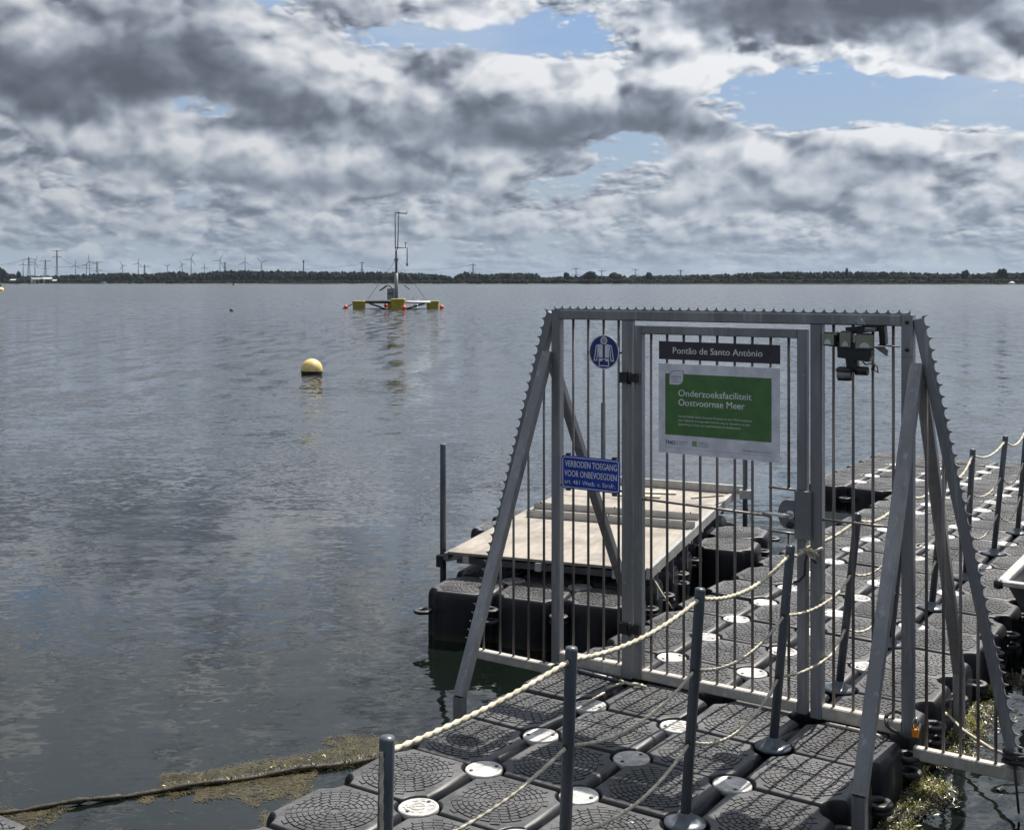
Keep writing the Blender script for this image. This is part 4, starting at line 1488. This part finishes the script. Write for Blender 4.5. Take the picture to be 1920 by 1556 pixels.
for dx in (0, .0009, .0018): lettering("TNO", U(.056) + dx, U(.144) + dx, V(.900), M['ink'], t, -.0056 - dx * .1, height=.022)
lettering("innovation", U(.156), U(.250), V(.872), M['greyink'], t, -.0056, height=.0085)
lettering("for life", U(.156), U(.212), V(.897), M['greyink'], t, -.0056, height=.0085)
mb = MB(); mb.plate([(U(.287), V(.905)), (U(.328), V(.905)), (U(.328), V(.845)), (U(.287), V(.845))], -.0056, -.0051); mb.build('green_emblem', M['palegreen'], t)
for k, w_ in enumerate((.078, .092, .088)):
    mb = MB(); mb.plate([(U(.340), V(.862 + k * .021)), (U(.340 + w_), V(.862 + k * .021)), (U(.340 + w_), V(.854 + k * .021)), (U(.340), V(.854 + k * .021))], -.0053, -.0051); mb.build('fine_print', M['greyface'], t)
mb = MB(); mb.plate([(U(.056), V(.9395)), (U(.93), V(.9395)), (U(.93), V(.9365)), (U(.056), V(.9365))], -.0053, -.0051); mb.build('hair_line', M['greyface'], t)
lettering("fieldlabwestvoorne.nl", U(.71), U(.934), V(.912), M['greyink'], t, -.0056, height=.0105)

t = thing('prohibition_sign', "blue sign Verboden toegang voor onbevoegden on the gate's left panel", 'sign', W(0, GA - .034, 0), ROT)
mb = MB(); mb.plate(rounded(-.443, -.062, 1.022, 1.210, .022), -.003, -.0002); mb.build('plate', M['blue'], t)


def frame(mb, x0, x1, z0, z1, r, w_, ya, yb):
    o_, i_ = rounded(x0, x1, z0, z1, r), rounded(x0 + w_, x1 - w_, z0 + w_, z1 - w_, r - w_)
    n = len(o_)
    a_, b_ = mb.pts([(x, ya, z) for x, z in o_]), mb.pts([(x, ya, z) for x, z in i_])
    c_, d_ = mb.pts([(x, yb, z) for x, z in o_]), mb.pts([(x, yb, z) for x, z in i_])
    for i in range(n):
        j = (i + 1) % n
        mb.face((a_ + i, a_ + j, b_ + j, b_ + i)); mb.face((a_ + j, a_ + i, c_ + i, c_ + j)); mb.face((b_ + i, b_ + j, d_ + j, d_ + i))


mb = MB(); frame(mb, -.436, -.069, 1.029, 1.203, .017, .0042, -.0036, -.0031); mb.build('white_border', M['letter'], t)
for dx in (0, .0008): lettering("VERBODEN TOEGANG", -.419 + dx, -.082 + dx, 1.147, M['letter'], t, -.0036 - dx * .2, height=.037)
for dx in (0, .0008): lettering("VOOR ONBEVOEGDEN", -.422 + dx, -.084 + dx, 1.092, M['letter'], t, -.0036 - dx * .2, height=.037)
lettering("art. 461 Wetb. v. Strafr.", -.422, -.092, 1.050, M['letter'], t, -.0036, height=.0255)
for x in (-.405, -.105):
    for z in (1.216, 1.014):
        mb = MB(); mb.box(x - .012, x + .012, .001, .02, z - .006, z + .006); mb.build('clamp', M['black'], t)

t = thing('lifejacket_sign', "round dark blue sign with a white life-jacket figure near the gate's top left", 'sign', W(0, GA - .012, 0), ROT)
CX, CZ, CR = -.177, 1.805, .0965
mb = MB(); mb.plate(circle(CX, CZ, CR, 48), -.003, -.0002); mb.build('disc', M['white'], t)
mb = MB(); mb.plate(circle(CX, CZ, CR - .006, 48), -.0036, -.0031); mb.build('blue_face', M['navy'], t)
k_ = CR / .118


def fig(poly): return [(CX + x * k_, CZ + z * k_) for x, z in poly]


def pic(name, poly, mat, y): mb = MB(); mb.plate(fig(poly), y, y + .0004); mb.build(name, mat, t)


pic('head_ring', circle(0, .079, .0265, 24), M['white'], -.0041)
pic('head', circle(0, .079, .019, 24), M['greyface'], -.0046)
for s_ in (-1, 1):
    def sx(poly): return poly if s_ > 0 else [(-x, z) for x, z in reversed(poly)]
    pic('arm', sx([(.053, -.062), (.080, -.062), (.062, .046), (.040, .052)]), M['white'], -.0041)
    pic('arm_fill', sx([(.059, -.055), (.071, -.055), (.056, .038), (.049, .040)]), M['navy'], -.0046)
    pic('vest_half', sx([(.009, -.038), (.042, -.038), (.044, .050), (.024, .056), (.009, .046)]), M['white'], -.0050)
    pic('vest_hem', sx([(.004, -.045), (.014, -.062), (.034, -.064), (.042, -.045)]), M['white'], -.0050)
pic('hip_outline', [(-.040, -.098), (.040, -.098), (.040, -.046), (-.040, -.046)], M['white'], -.0041)
pic('hip_fill', [(-.033, -.091), (.033, -.091), (.033, -.050), (-.033, -.050)], M['navy'], -.0046)
pic('belt', [(-.041, -.044), (.041, -.044), (.041, -.0395), (-.041, -.0395)], M['navy'], -.0056)
mb = MB()
for s_ in (-1, 1): mb.box(CX + s_ * (CR + .004) - .008, CX + s_ * (CR + .004) + .008, -.002, .016, CZ - .006, CZ + .004)
mb.build('clamp', M['black'], t)

# ------------------------------------------------------------------ solar motion light on the gate
t = thing('solar_motion_light', "black three-headed solar light with motion sensor on the gate's right panel", 'lamp', W(1.262, GA - .035, 1.872), ROT)
mb = MB()
mb.rings([[(x * f, y, z) for x, z in ((-.085, -.045), (.075, -.062), (.090, -.035), (.085, .03), (-.088, .03))] for y, f in ((.012, .92), (-.015, 1.0), (-.055, .95))], smooth=False)
mb.f = [tuple(reversed(f_)) for f_ in mb.f]
mb.build('housing', M['black'], t)


def head(x0, x1, yaw, z0=.028, z1=.082):
    w_ = (x1 - x0) / 2
    mb = MB()
    mb.rings([[(-w_ * f, y, z0 - .0 + dz), (w_ * f, y, z0 - .004 + dz), (w_ * f, y, z1 - .012), (w_ * f * .8, y, z1), (-w_ * f * .8, y, z1), (-w_ * f, y, z1 - .012)] for y, f, dz in ((.03, .7, .01), (.0, 1, 0), (-.03, 1, 0))], smooth=False)
    mb.f = [tuple(reversed(f_)) for f_ in mb.f]
    hd = mb.build('lamp_head', M['black'], t, ((x0 + x1) / 2, -.03, 0), yaw)
    mb = MB(); mb.box(-w_ * .93, w_ * .93, -.036, -.0305, z0 + .004, z1 - .006); mb.build('lens', M['lens'], hd)
    mb = MB(); mb.plate([(-w_ * .6, z0 + .008), (w_ * .6, z0 + .008), (w_ * .42, z0 + .026), (0, z0 + .034), (-w_ * .42, z0 + .026)], -.0385, -.0365); mb.build('reflector', M['reflector'], hd)


head(-.150, -.072, -.45, .012, .078)
head(-.066, -.008, -.05, .004, .086)
head(.000, .090, .30, .000, .076)
mb = MB(); mb.bar((-.02, -.02, -.045), (-.01, -.02, -.115), .055, .05, c=.008); mb.build('sensor_neck', M['black'], t)
mb = MB(); mb.lathe([(.034, -.032), (.036, -.028), (.036, .026), (.030, .034)], 18, (-.047, -.045, -.125)); mb.build('sensor', M['black'], t)
mb = MB(); mb.lathe([(.037, -.018), (.037, .012)], 18, (-.049, -.048, -.125)); mb.build('sensor_window', M['sensor'], t)
mb = MB(); mb.lathe([(.044, .014), (.046, .020), (.03, .036)], 18, (-.047, -.045, -.125)); mb.build('sensor_hood', M['black'], t)
mb = MB(); mb.lathe([(.022, -.02), (.022, .04)], 14, (.022, -.03, -.108), axis='x'); mb.build('swivel_knob', M['black'], t)
mb = MB(); mb.bar((-.06, .02, .084), (.110, .03, .104), .036, .03, c=.003, up=(0, 1, 0)); mb.bar((.118, .02, .118), (.122, .03, .022), .03, .05, c=.003); mb.build('mount_bracket', M['black'], t)
mb = MB()
for k in range(3): mb.lathe([(.005, -.052), (.005, -.0505)], 8, (.064 + .013 * k, 0, .094), axis='y')
mb.box(.052, .101, -.050, -.012, .086, .103); mb.build('terminal_strip', M['lockmetal'], t)
mb = MB(); mb.rings([[(.085, y, .012), (.148, y, -.032), (.152, y, -.002), (.135, y, .014)] for y in (-.02, .0)], smooth=False); mb.build('fin', M['bars'], t)
mb = MB(); mb.rings([[(-.005, y, .142), (.012, y, .118), (.046, y, .118), (.026, y, .145)] for y in (-.02, .03)], smooth=False); mb.build('solar_panel', M['greyface'], t)
mb = MB(); mb.tube([(.03, -.01, -.065), (.05, -.02, -.078), (.07, -.02, -.07), (.09, -.01, -.075), (.088, -.02, -.10), (.105, -.01, -.115), (.098, 0, -.085), (.082, 0, -.075), (.075, -.01, -.11), (.07, 0, -.10), (.088, 0, -.07)], .0035, 6); mb.tube([(.10, .01, .02), (.205, .012, .012)], .003, 5); mb.build('cable', M['black'], t)

# ------------------------------------------------------------------ padlock, cable, loose ropes at the gate
t = thing('padlock', "orange padlock with shiny shackle at the right gate post's foot", 'padlock', W(1.545, GA - .045, .045), ROT)
t.scale = (.85, .85, .85)
mb = MB(); mb.bar((.0, 0, -.022), (0, 0, .020), .036, .022, c=.005); mb.build('body', M['orange'], t)
mb = MB(); mb.tube([(-.011, 0, .018), (-.011, 0, .062), (-.006, 0, .078), (.003, 0, .084), (.010, 0, .076), (.012, 0, .060), (.012, 0, .018)], .0045, 9); mb.build('shackle', M['chrome'], t)
o = MB().tube([(1.405, -.05, .085), (1.415, -.065, .06), (1.44, -.07, .045), (1.50, -.062, .022), (1.535, -.055, .015), (1.55, -.03, .03), (1.545, .03, .06), (1.49, .05, .085), (1.43, .04, .10), (1.405, -.01, .10), (1.405, -.05, .085)], .0095, 10).build('cable_lock', M['dark_rope'])
o.location = W(0, GA, 0); o.rotation_euler = (0, 0, ROT)
put_props(o, "black cable lock looped round the right gate post", 'cable lock')
o = MB().tube([(-.46, -.075, .012), (-.44, -.08, .022), (-.25, -.10, .018), (-.02, -.115, .016)], .011, 9).build('pipe', M['post'])
o.location = W(0, GA, 0); o.rotation_euler = (0, 0, ROT)
put_props(o, "thin grey pipe lying along the foot of the gate's left panel", 'pipe')
t = thing('tied_rope', "short frayed pale rope knotted at the hinge side door foot", 'rope', W(0, GA - .115, .016), ROT)
MB().rope([(-.02 + .0135 * k, -.004 * math.sin(k * .8), .004 * math.cos(k * .7)) for k in range(13)], .010).build('rope_end', M['rope'], t)
MB().rope([(.02 - .004 * k, -.0125 * k, .002) for k in range(12)], .008).build('rope_tail', M['rope'], t)
o = MB().rope([(0, -.012 * k, .0) for k in range(20)], .008).build('rope', M['rope'])
o.location = W(-.015, GA - .30, .006); o.rotation_euler = (0, 0, ROT)
put_props(o, "pale rope piece lying in the float seam before the door", 'rope')
o = MB().tube([(1.12, -.07, .008), (1.25, -.075, .010), (1.36, -.08, .010), (1.40, -.09, .006)], .009, 8).build('strap', M['rail_top'])
o.location = W(0, GA, 0); o.rotation_euler = (0, 0, ROT)
put_props(o, "pale strip lying at the foot of the right gate panel", 'strap')
# dark rope lashing at the foot of the right wing
mb = MB()
pa = []
for k in range(170):
    a = k * .23
    pa.append((.045 * math.cos(a) * (1 + .3 * math.sin(k * .9)), .05 * math.sin(a) * (1 + .2 * math.cos(k * .6)), -.03 + .05 * (k / 170) + .012 * math.sin(k * .37)))
mb.tube(pa, .008, 6)
mb.tube([(.0, -.04, .0), (.02, -.03, -.25)], .006, 6)
mb.tube([(.05, -.03, -.02), (.065, -.02, -.09), (.08, -.03, -.2)], .007, 6)
o = mb.build('rope_lashing', M['dark_rope'])
o.location = W(1.985, GA, .02); o.rotation_euler = (0, 0, ROT)
put_props(o, "black rope lashing wound round the foot of the right wing", 'rope')
o = MB().tube([(1.50, 2.62, -.10), (1.62, 2.50, -.13), (1.80, 2.30, -.12), (2.05, 2.05, -.06), (2.4, 1.9, .02)], .009, 8).build('mooring_line', M['rope'])
o.location = W(0, 0, 0); o.rotation_euler = (0, 0, ROT)
put_props(o, "thin mooring line slung beside the right side of the pontoon", 'rope')

# ------------------------------------------------------------------ work raft with plywood deck
TH = math.radians(13.0)
wr = thing('work_raft', "small work raft with a plywood deck on black floats behind the gate", 'raft', W(-1.95, 2.50, 0), ROT + TH)
PY = .482
for r_ in range(7):
    for c_ in range(3):
        use_mesh('float', FLOATS[(r_ + c_) % 2], wr, (.25 + c_ * .492, .241 + r_ * PY, .085 + R.uniform(-.006, .006)), (R.uniform(-.01, .01), R.uniform(-.01, .01), math.pi * R.randint(0, 1)))
for c_, r_ in ((-1, 4), (-1, 5), (3, 4), (3, 5)):
    use_mesh('float', FLOATS[0], wr, ((-.245 if c_ < 0 else 1.70), .241 + r_ * PY, .085), (0, R.uniform(-.02, .02), 0))
for r_ in (1,):
    for c_ in (1, 2):
        use_mesh('joint_cap', CAPS[0], wr, (c_ * .492, .0 + r_ * PY, .078))
for k, (y0, y1) in enumerate(((.425, 1.645), (1.649, 2.865), (2.869, 3.775))):
    mb = MB(); mb.bar(((.0 + 1.465) / 2, y0, .246), ((.0 + 1.465) / 2, y1, .246 + R.uniform(-.003, .003)), 1.465, .018, c=.002); mb.build('plywood_sheet', M['ply'], wr)
mb = MB(); mb.bar((1.485, .44, .222), (1.485, 3.80, .222), .036, .075, c=.003); mb.build('edge_rail', M['alu'], wr)
mb = MB(); mb.bar((-.02, .44, .215), (-.02, 3.80, .215), .036, .050, c=.003); mb.build('edge_rail', M['alu_dark'], wr)
for x in (.14, .70, 1.26):
    mb = MB(); mb.bar((x, .428 if x < .2 else .405, .205), (x, 3.78, .205), .045, .058, c=.003); mb.build('deck_beam', M['alu'], wr)
for y in (.66, 1.9, 3.2):
    mb = MB(); mb.bar((-.02, y, .148), (1.47, y, .148), .05, .050, c=.003); mb.build('cross_beam', M['alu_dark'], wr)
for y in (.70, 1.18, 1.66, 2.14):
    mb = MB(); mb.bar((1.47, y, .18), (1.47, y, -.02), .03, c=.003); mb.build('leg', M['alu_dark'], wr)
    mb = MB(); mb.lathe([(.012, -.01), (.012, .01)], 8, (1.495, y, .18), axis='x'); mb.build('bolt', M['chrome'], wr)
for (y, x0, x1, h_) in ((1.83, .10, 1.50, .052), (2.20, .03, 1.46, .045)):
    mb = MB()
    mb.box(x0, x1, y - .026, y - .022, .256, .256 + h_); mb.box(x0, x1, y + .022, y + .026, .256, .256 + h_); mb.box(x0, x1, y - .0219, y + .0219, .257, .262)
    ch = mb.build('channel', M['alu'], wr)
    for f in (.04, .5, .95):
        mb = MB(); mb.lathe([(.007, 0), (.007, .03)], 8, (x0 + (x1 - x0) * f, y + .0, .262)); mb.box(x0 + (x1 - x0) * f - .004, x0 + (x1 - x0) * f + .004, y - .004, y + .004, .29, .256 + h_ + .012); mb.build('bolt', M['black'], ch)
mb = MB(); mb.bar((.20, 3.62, .292), (1.63, 3.50, .292), .04, .075, c=.003); mb.build('end_beam', M['alu'], wr)
mb = MB(); mb.bar((.55, 3.20, .262), (1.02, 3.28, .264), .09, .014, c=.002); mb.build('slat', M['timber'], wr)
mb = MB(); mb.bar((.50, 3.02, .2635), (.93, 3.05, .2635), .10, .016, c=.002); mb.build('slat', M['timber'], wr)
mb = MB(); mb.bar((1.20, 3.10, .259), (1.44, 3.34, .259), .022, .006, c=.001); mb.build('slat', M['bark'], wr)
# clamp brackets and the three upright tubes
mb = MB(); mb.bar((-.09, .50, .175), (.12, .60, .215), .035, .045, c=.003); mb.build('pole_bracket', M['alu'], wr)
mb = MB(); mb.bar((-.075, .47, .13), (-.075, .47, .215), .055, .05, c=.006); mb.build('pole_clamp', M['black'], wr)
for (x, y, zt) in ((-.075, .515, 1.01), (1.625, 3.42, 1.05), (.20, 3.70, 1.02)):
    mb = MB(); mb.lathe([(.0225, -.62), (.0225, zt), (.021, zt + .004), (.0225, zt)][:2] + [(.020, zt + .005)], 18, (x, y, 0)); mb.build('pole', M['post'], wr)
mb = MB(); mb.bar((1.58, 3.40, .27), (1.69, 3.43, .27), .07, .08, c=.004); mb.build('pole_clamp', M['alu'], wr)
o = MB().tube([(1.62, 3.42, .22), (1.70, 3.25, .10), (1.80, 3.02, -.01)], .006, 6).build('stay_rope', M['dark_rope'], wr)
o = MB().rope([(1.45, .60, .19), (1.55, .58, .05), (1.62, .56, -.03)], .007).build('stay_rope', M['rope'], wr)

# ------------------------------------------------------------------ aluminium punt at the right edge
bt = thing('work_punt', "aluminium punt with a raked bow moored at the right photo edge", 'boat', W(1.53, 3.80, 0), ROT)
mb = MB()


def sec(y, zb, w_=1.35): return [(0.03, y, .34), (.045, y + .02, .335), (.10, y + .06, zb), (w_ - .10, y + .06, zb), (w_ - .045, y + .02, .335), (w_ - .03, y, .34)]


mb.rings([sec(0, .30), sec(.35, .02), sec(.62, -.16), sec(2.2, -.33), sec(4.2, -.33)], closed=False, cap0=False, cap1=False, smooth=False)
mb.face([mb.pts(sec(0, .30)) + i for i in range(6)])
mb.build('hull', M['alu_dark'], bt)
mb = MB()
mb.bar((.02, -.005, .355), (.02, 4.2, .355), .06, .03, c=.004); mb.bar((1.33, -.005, .355), (1.33, 4.2, .355), .06, .03, c=.004); mb.bar((-.01, 0, .352), (1.36, 0, .352), .06, .03, c=.004)
mb.build('gunwale', M['alu'], bt)
mb = MB(); mb.box(.08, 1.27, .40, 4.1, .06, .075); mb.build('floor', M['alu'], bt)
mb = MB(); mb.box(.09, .40, .55, 1.00, .076, .34); mb.build('locker', M['timber'], bt)
mb = MB(); mb.box(.08, 1.27, 1.7, 2.0, .26, .29); mb.build('thwart', M['alu'], bt)
mb = MB(); mb.lathe([(.005, -.03), (.028, -.02), (.030, .015), (.015, .03)], 12, (.0, -.02, .345)); mb.build('corner_fender', M['black'], bt)

# ------------------------------------------------------------------ floating boom and water weed
mb = MB()
line = [Vector((-.90, -2.02, 0)), Vector((-.63, -1.83, 0)), Vector((-.30, -1.58, 0)), Vector((.06, -1.32, 0)), Vector((.38, -1.10, 0)), Vector((.69, -.87, 0)), Vector((.95, -.68, 0))]
path = []
for k in range(61):
    f = k / 60 * (len(line) - 1)
    i = min(int(f), len(line) - 2)
    q = line[i].lerp(line[i + 1], f - i)
    path.append(Vector((q.y, q.x, WATER + .012 + .006 * math.sin(k * .5))))
mb.tube(path, [.010 + .007 * (k / 60) + .0035 * math.sin(k * 1.7) + .003 * math.sin(k * 2.9) for k in range(61)], 9)
boom = mb.build('floating_boom', M['moss'])
boom.location = W(0, 0, 0); boom.rotation_euler = (0, 0, ROT)
put_props(boom, "mossy floating line lying across the weed at the lower left", 'boom')
mb = MB()
for k in range(2600):
    f = R.random() ** .5
    i = min(int(f * 60), 59)
    q = path[i].lerp(path[i + 1], R.random())
    a = R.uniform(0, math.pi)
    dv = Vector((R.uniform(-.4, .4), R.uniform(-.2, .2), 0)) + Vector((math.cos(a) * .7, 0, math.sin(a)))
    L = R.uniform(.015, .050) * (.25 + f)
    s_ = Vector((dv.y, -dv.x, 0)).normalized() * .0028
    kk = mb.pts([q - s_, q + s_, q + dv.normalized() * L + Vector((0, 0, -.3 * L))])
    mb.face((kk, kk + 1, kk + 2))
put_props(mb.build('weed_fringe', M['weed'], boom), kind='stuff')


def weed(name, label, n, where, mat, lo=.006, hi=.03, zr=(0, .006), up=0.25, thin=False):
    """tangle of small wet fronds floating at the surface; where(b, a) gives how thick it lies"""
    mb = MB()
    cnt = 0
    tries = 0
    while cnt < n and tries < n * 40:
        tries += 1
        b, a, dens = where()
        if R.random() > dens: continue
        L = R.uniform(lo, hi)
        t_ = 5.0 * mnoise.noise((b * 1.7, a * 1.7, 7.0)) + 3.0 * mnoise.noise((b * 7, a * 7, 3.0)) + R.gauss(0, .55)
        wd = L * R.uniform(.10, .40) if not thin else R.uniform(.0009, .0030)
        dv = Vector((math.cos(t_), math.sin(t_), R.uniform(-up, up))) * L
        sv = Vector((-math.sin(t_), math.cos(t_), R.uniform(-up, up) * 1.5)) * wd
        bend = Vector((-math.sin(t_), math.cos(t_), 0)) * L * R.uniform(-.35, .35)
        c = Vector((b, a, WATER + R.uniform(*zr)))
        if thin:
            k = mb.pts([c - dv + bend, c - sv, c + sv, c + dv + bend])
            mb.face((k, k + 1, k + 2)); mb.face((k + 1, k + 3, k + 2))
        else:
            k = mb.pts([c - dv, c + sv * .9 - dv * .2, c + dv, c - sv - dv * .1])
            mb.face((k, k + 1, k + 2, k + 3))
        cnt += 1
    o = mb.build(name, mat)
    o.location = W(0, 0, 0); o.rotation_euler = (0, 0, ROT)
    return put_props(o, label, kind='stuff')


def seg_d(b, a):
    """signed distance from the boom: positive on the far side"""
    p0, p1 = Vector((-2.02, -.90)), Vector((-.68, .95))
    u = (p1 - p0).normalized()
    q = Vector((b, a)) - p0
    return -(q.x * u.y - q.y * u.x), q.dot(u) / (p1 - p0).length


def mat_density(b, a):
    d, f = seg_d(b, a)
    n_ = mnoise.fractal((b * 2.6, a * 2.6, .3), 1.0, 2.0, 4) + .35 * mnoise.noise((b * 14, a * 14, 2))
    if d > 0:
        edge = .20 + .16 * f if f > .42 else -.05
        edge += .12 * mnoise.noise((b * 4, a * 4, 5))
        v_ = (edge - d) * 6 + n_ * 1.1 - .1
        if f < .12: v_ = max(v_, .25 - d * 2.2 + n_)
    else:
        v_ = .10 + n_ * 1.7 - max(0, -d - .9) * .3
    return max(0.0, min(1.0, v_ * 1.3)) * (.35 + .65 * max(0, min(1, .5 + 1.5 * mnoise.noise((b * 9, a * 9, 12)))))


def here():
    b, a = R.uniform(-2.4, -.4), R.uniform(-2.6, 1.15)
    return b, a, mat_density(b, a)


weed('weed_mat', "brown floating weed spread on both sides of the mossy line", 62000, here, M['weed'], .010, .042, (0, .004), .10, True)
weed('fresh_weed', "bright yellow-green weed scraps on the brown weed mat", 1100, lambda: (lambda q: (q[0], q[1], max(0, q[2] - .55) * max(0, mnoise.noise((q[0] * 6, q[1] * 6, 9)) + .05) * 3))(here()), M['fresh_weed'], .004, .014, (.004, .012), .5)


def side():
    a = R.uniform(.9, 4.0)
    b = 1.50 + abs(R.gauss(0, .11)) + .015
    n_ = mnoise.fractal((b * 4, a * 4, 4), 1.0, 2.0, 3)
    return b, a, max(0, min(1, .30 + n_ * 1.6 - (b - 1.56) * 3.5))


weed('weed_mat', "weed growing along the waterline of the pontoon's right side", 16000, side, M['weed'], .006, .024, (-.004, .030), .6, True)
weed('fresh_weed', "sunlit yellow-green weed clinging to the pontoon's right side", 6000, lambda: (lambda q: (q[0], q[1], q[2] * max(0, mnoise.noise((q[0] * 5, q[1] * 5, 1)) + .25)))(side()), M['fresh_weed'], .002, .008, (.004, .050), 1.0)

# ------------------------------------------------------------------ air
hm = bpy.data.materials.new("air")
hm.use_nodes = True
hm.node_tree.nodes.clear()
_o = hm.node_tree.nodes.new('ShaderNodeOutputMaterial')
_v = hm.node_tree.nodes.new('ShaderNodeVolumePrincipled')
_v.inputs['Color'].default_value = (0.66, 0.80, 1.0, 1)
_v.inputs['Density'].default_value = 0.00003
_v.inputs['Anisotropy'].default_value = 0.2
hm.node_tree.links.new(_v.outputs[0], _o.inputs['Volume'])
mb = MB(); mb.box(-9600, 9600, -600, 9600, WATER - 1.0, 130)
put_props(mb.build('haze', hm), "thin summer haze over the lake", kind='stuff')
